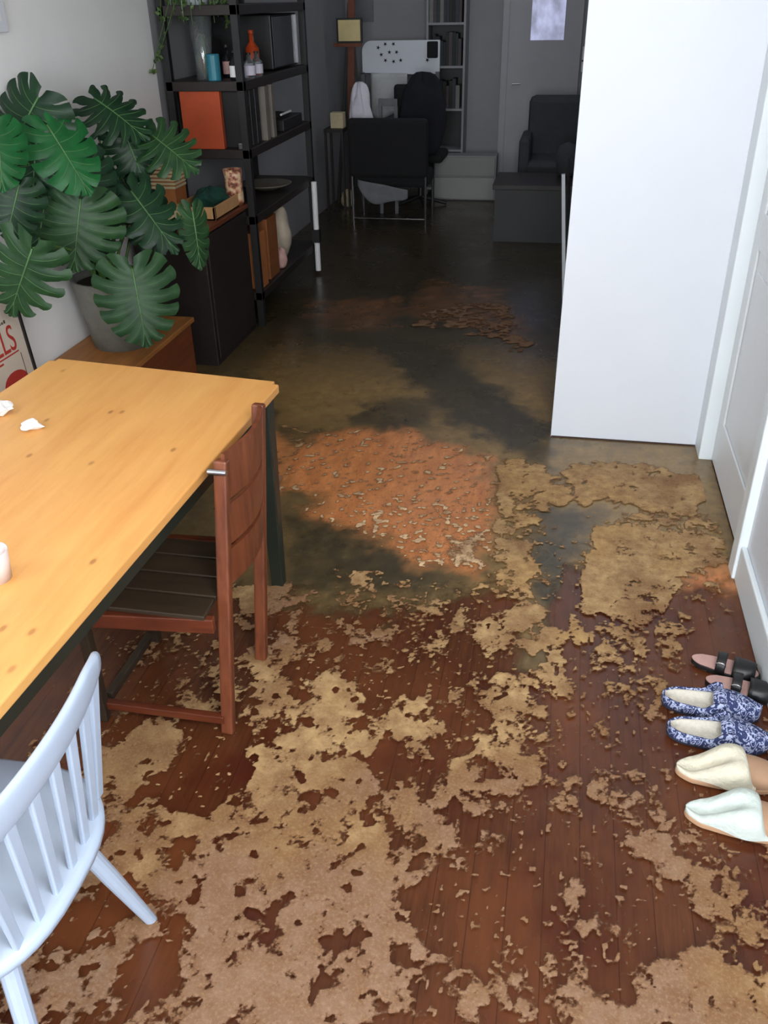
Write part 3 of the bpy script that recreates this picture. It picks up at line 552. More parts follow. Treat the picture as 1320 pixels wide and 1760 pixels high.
def leaf(name, base, tip, width, nrm, mat, parent, origin, seed, droop=0.18, split=1.0, fold=0.12):
    R = random.Random(seed); base, tip = Vector(base), Vector(tip); L = (tip-base).length*0.98
    y = (tip-base).normalized(); n_ = Vector(nrm); n_ = (n_-y*n_.dot(y)).normalized(); x = y.cross(n_); hw = width/2
    bm = bmesh.new(); nl = R.choice((6, 7)); tw = R.uniform(-0.1, 0.1)
    def P3(u, v, h=0):
        X, Y = u*hw, v*L; Z = h-fold*hw*(abs(u)**1.2)*0.9-droop*L*max(v, 0)**2*0.6-droop*hw*u*u*0.9+tw*X*v
        p_ = base-origin+x*X+y*Y+n_*(Z+droop*L*0.3); p_.x = max(p_.x, -2.288-origin.x+0.01*(p_.z % 0.01)); return bm.verts.new(p_)
    cuts = [0.0]+[0.17+(0.93-0.17)*q/nl for q in range(nl+1)]
    for side in (1, -1):
        for q in range(len(cuts)-1):
            s0, s1 = cuts[q], cuts[q+1]; last = q == len(cuts)-2; g0 = 0.30*split*R.uniform(0.6, 1.15); st = 0.42+0.16*R.random()
            if q == 0: g0 *= 0.4
            NU, NV = 6, 9; V = []
            for i in range(NU):
                row = []
                for j in range(NV):
                    v = j/(NV-1); a = i/(NU-1); sh = g0*min(1, max(0, (v-st)/0.25)); rr = 0.25*max(0, (v-0.85)/0.15)
                    a2 = 0.5+(a-0.5)*(1-sh)*(1-rr*abs(a-0.5)*0) ; s = s0+(s1-s0)*a2
                    ex, ey = E_(s); m_ = max(0.0, (s-0.04))**1.15*0.97
                    bend = 0.05*math.sin(PI*v)
                    edge = 1-0.05*(2*a-1)**2*(v > 0.8)*split
                    px = ex*v*edge; py = m_*(1-v)+ey*v+bend
                    row.append(P3(side*px, py, 0.018*hw*10*math.sin(PI*a)*v*0.35))
                V.append(row)
            for i in range(NU-1):
                for j in range(NV-1):
                    try:
                        f = bm.faces.new((V[i][j], V[i+1][j], V[i+1][j+1], V[i][j+1]) if side == 1 else (V[i][j+1], V[i+1][j+1], V[i+1][j], V[i][j]))
                    except ValueError: pass
        ex, ey = E_(0.965)
    # tip
    for side in (1, -1):
        prev = None
        for q in range(6):
            s = 0.93+0.07*q/5; e_ = E_(s); m_ = (s-0.04)**1.15*0.97
            cur = (P3(0, m_+0.0), P3(side*e_[0], e_[1]))
            if prev: bm.faces.new((prev[0], cur[0], cur[1], prev[1]) if side == 1 else (prev[1], cur[1], cur[0], prev[0]))
            prev = cur
    bmesh.ops.remove_doubles(bm, verts=bm.verts, dist=0.0008)
    # pale midrib
    pts = []
    for q in range(9):
        v = q/8*0.95; Z = -droop*L*v*v*0.6+droop*L*0.3+0.002
        pts.append(base-origin+y*(v*L)+n_*Z)
    tube(bm, pts, [0.0042-0.0035*q/8 for q in range(9)], 6, mi=1)
    # side veins
    for side in (1, -1):
        for q in range(1, len(cuts)-1):
            s = (cuts[q]+cuts[q+1])/2; ex, ey = E_(s); m_ = max(0.0, s-0.04)**1.15*0.97; pp = []
            for j in range(6):
                v = j/5*0.85; u = side*ex*v; vv = m_*(1-v)+ey*v+0.05*math.sin(PI*v)
                Z = -fold*hw*(abs(u)**1.2)*0.9-droop*L*max(vv, 0)**2*0.6-droop*hw*u*u*0.9+tw*u*hw*vv+0.018*hw*10*v*0.35+droop*L*0.3+0.0008
                pp.append(base-origin+x*u*hw+y*vv*L+n_*Z)
            for p_ in pp: p_.x = max(p_.x, -2.286-origin.x)
            tube(bm, pp, [0.0012]*5+[0.0004], 4, mi=1)
    o = obj(name, bm, [mat, mVein], parent, smooth=True)
    return o, base
po = Vector(P.location)
def toc(p, up=0.35, side=0.0):
    d = (Vector((0, 0, 1.8))-Vector(p)).normalized(); return (d+Vector((side, 0, up))).normalized()
LEAVES = [  # base, tip, width, up, side, material, droop, split
 ((-2.075, 3.50, 1.47), (-2.23, 3.40, 1.25), 0.34, 0.8, -0.1, mLeaf, 0.3, 0.6),
 ((-2.06, 3.90, 1.415), (-1.80, 3.84, 1.285), 0.30, 1.3, -0.2, mLeaf, 0.30, 1.9),
 ((-2.045, 3.45, 1.375), (-1.87, 3.38, 1.130), 0.27, 0.2, 0.2, mLeafB, 0.15, 0.55),
 ((-2.120, 3.22, 1.40), (-2.10, 3.14, 1.18), 0.22, 0.2, 0.3, mLeafB, 0.15, 0.6),
 ((-2.08, 3.60, 1.27), (-2.20, 3.46, 0.94), 0.40, 0.4, 0.3, mLeaf, 0.15, 0.8),
 ((-1.975, 3.48, 1.095), (-2.03, 3.40, 0.805), 0.38, 0.35, 0.0, mLeafG, 0.12, 0.8),
 ((-2.00, 3.10, 0.985), (-2.15, 3.06, 0.715), 0.33, 0.3, 0.0, mLeafG, 0.12, 1.6),
 ((-1.785, 3.46, 0.815), (-1.725, 3.36, 0.500), 0.36, 0.4, 0.0, mLeafG, 0.15, 0.9),
 ((-1.840, 3.95, 1.275), (-1.60, 3.86, 1.145), 0.27, 0.5, 0.0, mLeafG, 0.2, 1.5),
 ((-1.855, 3.70, 1.080), (-1.64, 3.62, 0.845), 0.27, 0.6, 0.0, mLeaf, 0.15, 1.7),
 ((-1.630, 3.80, 0.985), (-1.60, 3.76, 0.730), 0.16, 0.1, 0.9, mLeafG, 0.1, 0.5),
 ((-2.10, 3.72, 1.16), (-1.96, 3.68, 0.93), 0.28, 0.4, 0.0, mLeaf, 0.15, 0.9),
 ((-2.08, 3.42, 1.33), (-2.12, 3.36, 1.13), 0.24, 0.5, -0.2, mLeaf, 0.2, 0.8),
 ((-2.03, 3.95, 1.12), (-1.90, 3.90, 0.92), 0.20, 0.4, 0.0, mLeaf, 0.2, 1.2),
 ((-2.13, 3.30, 1.18), (-2.19, 3.22, 0.98), 0.24, 0.3, 0.2, mLeaf, 0.15, 1.0),
 ((-2.00, 3.55, 1.24), (-1.93, 3.50, 1.02), 0.28, 0.5, 0.0, mLeaf, 0.2, 0.7),
 ((-2.16, 3.42, 1.30), (-2.24, 3.32, 1.06), 0.32, 0.3, 0.1, mLeaf, 0.2, 0.6),
 ((-2.12, 3.45, 1.10), (-2.18, 3.38, 0.86), 0.30, 0.3, 0.2, mLeaf, 0.2, 0.7),
 ((-2.02, 3.62, 1.02), (-2.00, 3.56, 0.80), 0.28, 0.4, 0.0, mLeaf, 0.2, 0.7),
 ((-1.95, 3.90, 1.30), (-1.86, 3.86, 1.10), 0.26, 0.9, 0.0, mLeaf, 0.3, 1.0),
 ((-1.90, 3.85, 1.00), (-1.78, 3.80, 0.80), 0.26, 0.5, 0.0, mLeaf, 0.2, 0.9),
]
for i, (b_, t_, w_, up, sd, mt, dr, sp_) in enumerate(LEAVES):
    leaf('leaf', b_, t_, w_, toc(b_, up, sd), mt, P, po, 40+i, dr, sp_)
    b = Vector(b_)-po; a0 = Vector((random.uniform(-0.07, 0.07), random.uniform(-0.07, 0.07), 0.29))
    mid = a0.lerp(b, 0.55); mid += Vector((0, 0, 0.10)) + Vector((0, 0.05, 0)); mid.x = max(mid.x, -0.19)
    pts = [a0*(1-t)**2+mid*2*t*(1-t)+b*t*t for t in [q/9 for q in range(10)]]
    obj('leaf_stalk', tube(bmesh.new(), pts, [0.0075-0.0035*q/9 for q in range(10)], 8), mStem, P, smooth=True)

# ------------------------------------------------------------------ poster and wall picture
Fr = thing('framed_poster', 'framed cream poster with red lettering leaning on the left wall behind the table', 'poster', (-2.26, 2.92, 0.362))
tl = math.radians(4); Rm = Matrix.Rotation(-tl, 4, 'Y')
def lean(bm): bmesh.ops.transform(bm, matrix=Rm, verts=bm.verts); return bm
bm = bmesh.new(); w2, hh = 0.40, 0.48
bx(bm, -0.012, 0.010, -w2, -w2+0.012, 0, hh); bx(bm, -0.012, 0.010, w2-0.012, w2, 0, hh); bx(bm, -0.012, 0.010, -w2, w2, 0, 0.012); bx(bm, -0.012, 0.010, -w2, w2, hh-0.012, hh)
obj('frame', lean(bm), mBlack, Fr)
mPoster = plain('poster_paper', (206, 194, 178), 0.6, 0.04, 8); mRedInk = plain('red_ink', (176, 52, 44), 0.6, 0.08, 30); mInk = plain('grey_ink', (90, 78, 72), 0.6, 0.1, 30)
obj('poster_sheet', lean(B(-0.006, 0.0, -w2+0.012, w2-0.012, 0.012, hh-0.012)), mPoster, Fr)
def text(body, size, y, z, m, name, sx=1.0):
    cu = bpy.data.curves.new(name, 'FONT'); cu.body = body; cu.size = size; cu.extrude = 0.0008; cu.align_x = 'RIGHT'
    o = bpy.data.objects.new(name, cu); C.objects.link(o); dg = bpy.context.evaluated_depsgraph_get()
    me = bpy.data.meshes.new_from_object(o.evaluated_get(dg)); bpy.data.objects.remove(o)
    me.materials.append(m); ob = bpy.data.objects.new(name, me); C.objects.link(ob); ob.parent = Fr
    # text x -> +Y, text y -> +Z, facing +X
    ob.matrix_local = Rm @ Matrix(((0, 0, 1, 0.0012), (sx, 0, 0, y), (0, 1, 0, z), (0, 0, 0, 1))); return ob
text('LLS', 0.155, 0.325, 0.155, mRedInk, 'red_lettering', 0.72)
bm = bmesh.new(); bx(bm, 0, 0.001, -0.30, 0.325, 0.140, 0.146); bx(bm, 0, 0.001, -0.30, 0.20, 0.122, 0.130); obj('red_rule', lean(bm), mRedInk, Fr)
bm = bmesh.new(); bx(bm, 0, 0.001, 0.332, 0.336, 0.012, 0.130); obj('grey_rule', lean(bm), mInk, Fr)
bm = bmesh.new()
for q in range(14): bx(bm, 0, 0.001, 0.06+0.017*q, 0.06+0.017*q+0.011, 0.275, 0.285+0.004*(q % 3))
obj('small_print', lean(bm), mInk, Fr)
bm = bmesh.new(); lathe(bm, [(0.09, 0), (0.09, 0.001)], seg=20); bmesh.ops.transform(bm, matrix=Rm @ Matrix.Translation((0.0, 0.25, 0.02)) @ Matrix.Rotation(PI/2, 4, 'Y') @ Matrix.Diagonal((0.6, 1, 1, 1)), verts=bm.verts)
obj('red_emblem', bm, mRedInk, Fr)
Wp = thing('wall_picture', 'white framed picture hanging high on the left wall at the photo corner', 'picture', (-2.285, 3.43, 1.70))
bm = bmesh.new(); bx(bm, -0.012, 0.012, -0.26, 0.26, 0, 0.5); obj('frame', bm, mStub, Wp, bevel=0.004)
obj('picture_sheet', B(0.012, 0.014, -0.22, 0.22, 0.04, 0.46), mWhite, Wp)

# ------------------------------------------------------------------ black shelf unit and what stands on it
Sx0, Sx1, Sy0, Sy1 = -2.26, -1.80, 5.13, 6.5
Sh = thing('shelving_unit', 'tall black open shelving unit with five shelves beyond the monstera plant', 'shelf', (-2.03, 5.8, 0))
for x, y in ((Sx0+.02, Sy0+.02), (Sx1-.02, Sy0+.02), (Sx0+.02, Sy1-.02), (Sx1-.02, Sy1-.02)):
    robj('post', B(x-.02, x+.02, y-.02, y+.02, 0, 2.05), mBlack, Sh)
TZ = (0.22, 0.68, 1.05, 1.405, 1.775)
for z in TZ: robj('shelf_board', B(Sx0, Sx1, Sy0, Sy1, z-0.05, z), mBlackW, Sh, bevel=0.003)
def put(name, bm, m, loc, label, cat, group=None, rz=0, **k):
    o = obj(name, bm, m, **k); o.location = loc; o.rotation_euler = (0, 0, rz); return tag(o, label, cat, group)
def bottle(loc, h, r, mg, label, mlab=None, mcap=None, name='bottle', cat='bottle'):
    t = thing(name, label, cat, loc)
    obj('bottle_body', lathe(bmesh.new(), [(r*.9, 0), (r, .01), (r, h*.6), (r*.35, h*.74), (r*.33, h*.93)], seg=18), mg, t, smooth=True)
    obj('cap', lathe(bmesh.new(), [(r*.4, h*.92), (r*.4, h)], seg=14), mcap or mBlack, t)
    if mlab: obj('bottle_label', lathe(bmesh.new(), [(r*1.02, h*.12), (r*1.02, h*.5)], seg=18, cap0=False, cap1=False), mlab, t)
    return t
z2 = TZ[3]
V = thing('glass_vase', 'clear glass vase holding a tall cutting, near end of the black shelf', 'vase', (-2.06, 5.24, z2))
obj('vase_body', lathe(bmesh.new(), [(0.05, 0), (0.045, 0.1), (0.07, 0.33), (0.067, 0.33), (0.042, 0.1), (0.04, 0.01)], seg=20), mGlass, V, smooth=True)
obj('cutting', tube(bmesh.new(), [(0, 0, 0.01), (0.02, 0, 0.15), (-0.02, 0.02, 0.32)], 0.006, 6), mStem, V)
put('blue_tin', lathe(bmesh.new(), [(0.035, 0), (0.037, 0.004), (0.037, 0.128), (0.033, 0.134)], seg=20), mBlue, (-1.99, 5.2, z2), 'small teal blue tin on the black shelf beside the glass vase', 'tin', smooth=False)
bottle((-1.865, 5.2, z2), 0.15, 0.03, mDarkGlass, 'dark bottle with square white label at the near shelf corner', mWhite)
bottle((-1.835, 5.36, z2), 0.13, 0.034, mGlass, 'clear squat bottle with pale label, left of the pair by the amber bottle', mPurple)
bottle((-1.835, 5.50, z2), 0.13, 0.034, mGlass, 'clear squat bottle with pale label, right of the pair under the amber bottle', mPurple)
bottle((-1.90, 5.63, z2), 0.235, 0.04, mAmber, 'tall amber orange glass bottle on the black shelf', None, mAmber)
bottle((-2.10, 5.34, z2), 0.20, 0.03, mDarkGlass, 'slim dark bottle standing behind the teal blue tin', mBrownCard)
bottle((-1.98, 5.40, z2), 0.17, 0.028, mDarkGlass, 'dark bottle with pinkish label behind the white labelled bottle', mPink)
mw = thing('microwave_oven', 'black microwave oven with shiny edge on the black shelf', 'microwave', (-2.03, 6.12, z2))
obj('casing', B(-0.19, 0.19, -0.28, 0.28, 0.01, 0.31), mBlack, mw, bevel=0.008)
obj('door_glass', B(0.19, 0.198, -0.27, 0.15, 0.02, 0.30), mDarkGlass, mw, bevel=0.003)
obj('edge_trim', B(0.19, 0.205, 0.235, 0.262, 0.02, 0.30), mSteel, mw)
put('folded_jacket', B(-0.05, 0.05, -0.09, 0.09, 0, 0.20), mDark, (-2.16, 5.6, z2), 'dark cloth bag slumped behind the bottles on the black shelf', 'bag', bevel=0.03)
z3_ = TZ[2]
put('orange_file_box', B(-0.12, 0.12, -0.02, 0.02, 0, 0.32), mOrange, (-2.075, 5.17, z3_), 'bright orange file box at the near end of the black shelf', 'file box', bevel=0.003)
bind_lab = ['black binder beside the orange file box on the shelf', 'dark binder standing second after the orange file box', 'dark binder third after the orange file box']
for q in range(3):
    t = thing('ring_binder', bind_lab[q], 'binder', (-1.925+0.0*q, 5.24+0.09*q, z3_))
    obj('binder_cover', B(-0.12, 0.10, -0.035, 0.035, 0, 0.30), mBlack, t, bevel=0.004)
    obj('spine_label', B(0.10, 0.102, -0.018, 0.018, 0.12, 0.22), mDark, t)
sp_lab = ['pale grey upright magazine file on the black shelf, left of two', 'pale grey upright magazine file on the black shelf, right of two']
for q in range(2):
    put('magazine_file', B(-0.12, 0.12, -0.028, 0.028, 0, 0.30), plain('grey_card_%d' % q, (118, 112, 104), 0.7, 0.1, 10), (-1.925, 5.54+0.13*q, z3_), sp_lab[q], 'magazine file', bevel=0.003)
put('silver_box', B(-0.03, 0.03, -0.025, 0.025, 0, 0.035), mSteel, (-1.835, 5.16, z3_), 'tiny silver box on the near corner of the black shelf', 'box', bevel=0.004)
tt = thing('record_player', 'black record player with a pale tonearm on the black shelf', 'record player', (-2.0, 6.12, z3_))
obj('plinth', B(-0.18, 0.18, -0.22, 0.22, 0, 0.07), mBlack, tt, bevel=0.006)
obj('platter', lathe(bmesh.new(), [(0.15, 0.07), (0.15, 0.085)], seg=28), mDark, tt)
obj('tonearm', tube(bmesh.new(), [(0.16, -0.20, 0.10), (0.16, 0.02, 0.10)], 0.007, 8), mWhite, tt)
z4 = TZ[1]
mg = thing('painted_mug', 'tall pink and cream painted mug at the far corner of the dark cabinet', 'mug', (-1.885, 5.05, 0.76))
kk = N('mug_glaze'); f = kk.noise(kk.obj(), 28, 2); kk.l(kk.ramp(f, [(0.42, lin((226, 200, 160))), (0.5, lin((212, 148, 120))), (0.6, lin((120, 70, 50)))]), kk.b.inputs['Base Color']); kk.b.inputs['Roughness'].default_value = 0.4
obj('mug_body', lathe(bmesh.new(), [(0.045, 0), (0.052, 0.02), (0.050, 0.16), (0.055, 0.20), (0.048, 0.20), (0.044, 0.03)], seg=24), kk.m, mg, smooth=True)
put('shallow_bowl', lathe(bmesh.new(), [(0.06, 0), (0.16, 0.035), (0.175, 0.045), (0.165, 0.045), (0.06, 0.012)], seg=32), plain('stone_glaze', (120, 112, 98), 0.4, 0.1, 8), (-1.99, 5.95, z4), 'wide shallow stoneware dish on the lower black shelf', 'bowl', smooth=True)
put('cardboard_box', B(-0.10, 0.10, -0.07, 0.07, 0, 0.34), mBrownCard, (-1.92, 5.27, TZ[0]), 'brown cardboard file box on the bottom shelf, near corner', 'box', bevel=0.004)
put('brown_box', B(-0.11, 0.10, -0.10, 0.10, 0, 0.38), wood('brown_box_wood', (124, 72, 32), (150, 88, 42), 'Y', 0.6), (-1.93, 5.52, TZ[0]), 'darker brown box on the bottom shelf behind the cardboard file box', 'box', bevel=0.004)
def cloth_heap(name, loc, sx, sy, sz, seed, m, label, cat='cloth'):
    def fn(u, v):
        a = 2*PI*u; b = PI*v
        k_ = 1+0.16*math.sin(3*a+seed)+0.10*math.sin(7*a+4*b+seed*2)+0.08*math.sin(5*b+2*a)
        return Vector((sx*k_*math.cos(a)*math.sin(b)**0.7, sy*k_*math.sin(a)*math.sin(b)**0.7, sz*(0.5-0.5*math.cos(b))*(1+0.08*math.sin(4*a+seed))))
    bm = grid(fn, 40, 18, True); bmesh.ops.remove_doubles(bm, verts=bm.verts, dist=1e-4)
    o = obj(name, bm, m, smooth=True); o.location = loc; return tag(o, label, cat)
mBagCloth = plain('off_white_canvas', (196, 182, 162), 0.9, 0.12, 12, bump=0.3)
cloth_heap('canvas_bag', (-1.93, 5.88, TZ[0]), 0.09, 0.14, 0.36, 1.3, mBagCloth, 'off white canvas bag slumped on the bottom shelf', 'bag')
cloth_heap('pink_pouch', (-1.85, 5.70, TZ[0]), 0.045, 0.05, 0.13, 2.1, mPink, 'small pale pouch between brown box and canvas bag', 'pouch')
Wp2 = thing('white_pole', 'slim white pole standing against the far post of the black shelf', 'pole', (-1.77, 6.36, 0))
obj('pole_tube', tube(bmesh.new(), [(0, 0, 0.03), (-0.004, 0.02, 0.66)], 0.020, 10), mWhite, Wp2)
obj('clamp', B(-0.028, 0.028, -0.028, 0.028, 0.24, 0.33), mBlack, Wp2)
# dark cabinet with the tray on it
Cb = thing('side_cabinet', 'dark brown side cabinet between the wooden chest and the black shelf', 'cabinet', (-2.045, 4.74, 0))
robj('cabinet_body', B(-2.25, -1.85, 4.43, 5.10, 0.0, 0.735), mBlackW, Cb, bevel=0.004)
robj('cabinet_top', B(-2.26, -1.83, 4.42, 5.11, 0.735, 0.76), mChestF, Cb, bevel=0.004)
robj('door', B(-1.85, -1.838, 4.45, 5.08, 0.04, 0.72), mBlackW, Cb, bevel=0.003)
tr_ = thing('wooden_tray', 'shallow pale wooden drawer tray on top of the dark cabinet', 'tray', (-1.99, 4.85, 0.76))
bm = bmesh.new(); bx(bm, -0.11, 0.14, -0.22, 0.24, 0, 0.012); bx(bm, -0.11, 0.14, -0.22, -0.205, 0, 0.07); bx(bm, -0.11, 0.14, 0.225, 0.24, 0, 0.07); bx(bm, -0.11, -0.095, -0.22, 0.24, 0, 0.07); bx(bm, 0.125, 0.14, -0.22, 0.24, 0, 0.07)
obj('tray_body', bm, wood('pale_tray_wood', (196, 146, 96), (214, 168, 116), 'X', 0.5), tr_, bevel=0.002)
cloth_heap('folded_teal_cloth', (-1.975, 4.88, 0.773), 0.085, 0.15, 0.11, 0.4, mTeal, 'dark teal knitted cloth lying in the wooden tray')
put('paper_stack', B(-0.09, 0.09, -0.16, 0.16, 0, 0.02), mWhite, (-2.15, 4.56, 0.76), 'stack of white paper on the dark cabinet behind the leaves', 'paper', rz=0.2)
put('paper_stack', B(-0.07, 0.07, -0.11, 0.11, 0, 0.035), mCream, (-2.16, 4.55, 0.78), 'cream notepad lying on the white paper stack', 'notepad', rz=-0.3)
sl = thing('paper_box', 'box of closely stacked cream papers by the left wall behind the monstera', 'box', (-2.185, 4.83, 0.76))
bm = bmesh.new()
for q in range(9): bx(bm, -0.07, 0.07, -0.08, 0.08, 0.02*q+0.14, 0.02*q+0.152)
obj('sheets', bm, mCream, sl); obj('box_body', B(-0.065, 0.065, -0.075, 0.075, 0.0, 0.33), mBrownCard, sl)
# trailing plant on top
tp = thing('trailing_plant', 'trailing green vine in a white pot on top of the black shelf', 'plant', (-2.08, 5.28, TZ[4]))
obj('pot', lathe(bmesh.new(), [(0.06, 0), (0.085, 0.15), (0.078, 0.15), (0.07, 0.13)], seg=20), mStub, tp, smooth=True)
R = random.Random(4); stems = bmesh.new(); lv = bmesh.new()
def leaflet(bm, p, d, s):
    d = Vector(d).normalized(); x = d.orthogonal().normalized(); x.rotate(Matrix.Rotation(R.uniform(0, 6.28), 3, d)); n_ = d.cross(x)
    v = [bm.verts.new(p), bm.verts.new(p+d*s*.45+x*s*.38+n_*s*.1), bm.verts.new(p+d*s), bm.verts.new(p+d*s*.45-x*s*.38+n_*s*.1)]
    bm.faces.new((v[0], v[1], v[2])); bm.faces.new((v[0], v[2], v[3]))
for q in range(80):
    a = R.uniform(-2.9, 0.6); r1 = R.uniform(0.1, 0.22); dz = R.choice((R.uniform(-0.06, 0.10), R.uniform(-0.22, 0.0)))
    e = Vector((max(-0.17, math.cos(a)*r1), math.sin(a)*r1*1.1, 0.10+dz)); pts = [Vector((0, 0, 0.13)), Vector((e.x*.5, e.y*.6, 0.22)), Vector((e.x*.9, e.y*.95, max(0.10, e.z+.04))), e]
    tube(stems, pts, 0.002, 4)
    for j in range(12):
        t = R.uniform(0.3, 1); i_ = min(2, int(t*3)); p = pts[i_].lerp(pts[i_+1], t*3-i_)
        leaflet(lv, p, (R.uniform(-1, 1), R.uniform(-1, 1), R.uniform(-.8, .4)), R.uniform(0.022, 0.045))
for yy, zz in ((-0.20, -0.30), (-0.10, -0.24)):
    pts = [Vector((0, 0, 0.13)), Vector((-.02, yy-.04, 0.10)), Vector((-.12, yy-.08, zz*.5)), Vector((-.19, yy-.07, zz))]
    tube(stems, pts, 0.002, 4)
    for j in range(9): leaflet(lv, pts[2].lerp(pts[3], R.random()), (R.uniform(-1, 1), R.uniform(-1, 1), -.5), 0.022)
    for j in range(9): leaflet(lv, pts[3], (R.uniform(-1, 1), R.uniform(-1, 1), -.5), 0.03)
obj('vine_stems', stems, mStem, tp); o = obj('foliage', lv, mVine, tp); o['kind'] = 'stuff'

# ------------------------------------------------------------------ back room
A = thing('lounge_chair', 'black fabric chair on thin metal legs, back to camera, in the back room', 'armchair', (-1.54, 8.05, 0))
bm = B(-0.35, 0.35, -0.04, 0.06, 0.42, 0.90); bmesh.ops.transform(bm, matrix=Matrix.Rotation(math.radians(5), 4, 'X'), verts=bm.verts); obj('backrest', bm, mDark, A, bevel=0.03)
obj('seat', B(-0.34, 0.34, 0.0, 0.42, 0.32, 0.44), mDark, A, bevel=0.03)
for x in (-0.33, 0.33):
    obj('leg', tube(bmesh.new(), [(x, -0.04, 0.0), (x, -0.04, 0.45)], 0.012, 8), mSteel, A); obj('leg', tube(bmesh.new(), [(x, 0.40, 0.0), (x, 0.40, 0.40)], 0.012, 8), mSteel, A)
obj('stretcher', tube(bmesh.new(), [(-0.33, -0.04, 0.06), (0.33, -0.04, 0.06)], 0.010, 8), mSteel, A)
def drape(u, v): return Vector((-0.27+0.45*u, -0.085-0.01*math.sin(9*u), 0.40-0.13*u*0.6-v*(0.05+0.12*math.sin(PI*u)**0.8+0.03*math.sin(7*u))))
o = obj('hanging_cloth', grid(drape, 20, 8), mGreyCloth, None, smooth=True); solid(o, 0.006, 0); o.location = (-1.54, 8.05, 0); tag(o, 'pale cloth hanging below the black lounge chair', 'cloth')
cloth_heap('white_towel', (-1.855, 8.32, 0.445), 0.105, 0.06, 0.66, 0.9, mWhiteCloth, 'bright white towel rolled upright behind the left of the black chair', 'towel')
# second chair with a coat
A2 = thing('office_chair', 'dark chair behind the black lounge chair with a coat over its back', 'chair', (-1.40, 8.75, 0))
obj('backrest', B(-0.22, 0.22, -0.03, 0.03, 0.55, 1.10), mDark, A2, bevel=0.05); obj('seat', B(-0.24, 0.24, -0.02, 0.45, 0.42, 0.50), mDark, A2, bevel=0.03)
obj('leg', tube(bmesh.new(), [(0, 0.2, 0.06), (0, 0.2, 0.42)], 0.025, 10), mBlack, A2)
for q in range(5): obj('foot', tube(bmesh.new(), [(0, 0.2, 0.08), (0.26*math.cos(q*1.2566), 0.2+0.26*math.sin(q*1.2566), 0.02)], 0.016, 8), mBlack, A2)
cloth_heap('dark_coat', (-1.34, 8.62, 0.50), 0.20, 0.055, 0.66, 2.7, plain('navy_coat', (26, 26, 34), 0.95, 0.2, 10), 'dark navy coat draped over the chair in the back room', 'coat')
# white framed wooden chair frame
A3 = thing('wooden_chair', 'plain pale framed chair just behind the white towel', 'chair', (-1.62, 8.52, 0))
for x in (-0.085, 0.06): obj('back_post', B(x-.015, x+.015, -.015, .015, 0, 1.0), mGreyCloth, A3)
obj('back_rail', B(-0.10, 0.075, -.012, .012, 0.94, 1.0), mGreyCloth, A3); obj('seat', B(-0.10, 0.07, 0.0, 0.10, 0.62, 0.66), mGreyCloth, A3)
# cot-like white panel with dark flower pattern
Wb = thing('white_bed_frame', 'white rounded headboard with small dark flower pattern in the back room', 'headboard', (-1.68, 9.36, 0))
bm = bmesh.new(); pts = [(-0.36, 1.14), (0.40, 1.14), (0.40, 1.43)] + [(-0.27-0.09*math.sin(a), 1.34+0.09*math.cos(a)) for a in [PI/2*q/6 for q in range(7)]]
lo = [bm.verts.new((x, -0.015, z)) for x, z in pts]; hi = [bm.verts.new((x, 0.015, z)) for x, z in pts]
bm.faces.new(lo); bm.faces.new(hi[::-1])
for q in range(len(pts)): bm.faces.new((lo[q], hi[q], hi[(q+1) % len(pts)], lo[(q+1) % len(pts)]))
bmesh.ops.recalc_face_normals(bm, faces=bm.faces); obj('panel', bm, mStub, Wb)
bm = bmesh.new(); R2 = random.Random(3)
for q, (x, z) in enumerate([(-.20, 1.37), (-.13, 1.40), (-.05, 1.40), (-.17, 1.31), (-.09, 1.33), (-.02, 1.33), (-.13, 1.26), (-.05, 1.25), (.02, 1.26), (.30, 1.36), (.35, 1.30), (.28, 1.26)]):
    vv = [bm.verts.new((x+(0.022 if k_ % 2 == 0 else 0.008)*math.cos(2*PI*k_/10+q), -0.0165, z+(0.022 if k_ % 2 == 0 else 0.008)*math.sin(2*PI*k_/10+q))) for k_ in range(10)]
    bm.faces.new(vv); obj('flower_motif', bm, mDark, Wb); bm = bmesh.new()
bm.free()
obj('rail', tube(bmesh.new(), [(-0.38, -0.03, 1.15), (0.36, -0.03, 1.13)], 0.006, 8), mSteel, Wb)
obj('lower_panel', B(0.05, 0.36, -0.012, 0.012, 1.0, 1.09), mGreyCloth, Wb)
for x in (-0.36, 0.38): obj('leg', B(x-.02, x+.02, -.02, .02, 0, 1.16), mGreyCloth, Wb)
def drape2(u, v): return Vector((-0.27+0.36*u, -0.045-0.012*math.sin(8*u+2*v), 1.15-v*(0.42-0.10*abs(u-0.2)*1.5)))
o = obj('grey_blanket', grid(drape2, 16, 10), mGreyCloth, None, smooth=True); o.data.materials[0] = plain('pale_blanket', (196, 198, 198), 0.9, 0.1, 10); solid(o, 0.006, 0); o.location = (-1.68, 9.36, 0); tag(o, 'grey blanket hanging from the patterned white headboard', 'blanket')
put('black_strap_bag', B(-0.05, 0.05, -0.05, 0.0, 0, 0.14), mDark, (-1.345, 9.33, 1.28), 'small black bag hooked over the white headboard edge', 'bag', bevel=0.01)
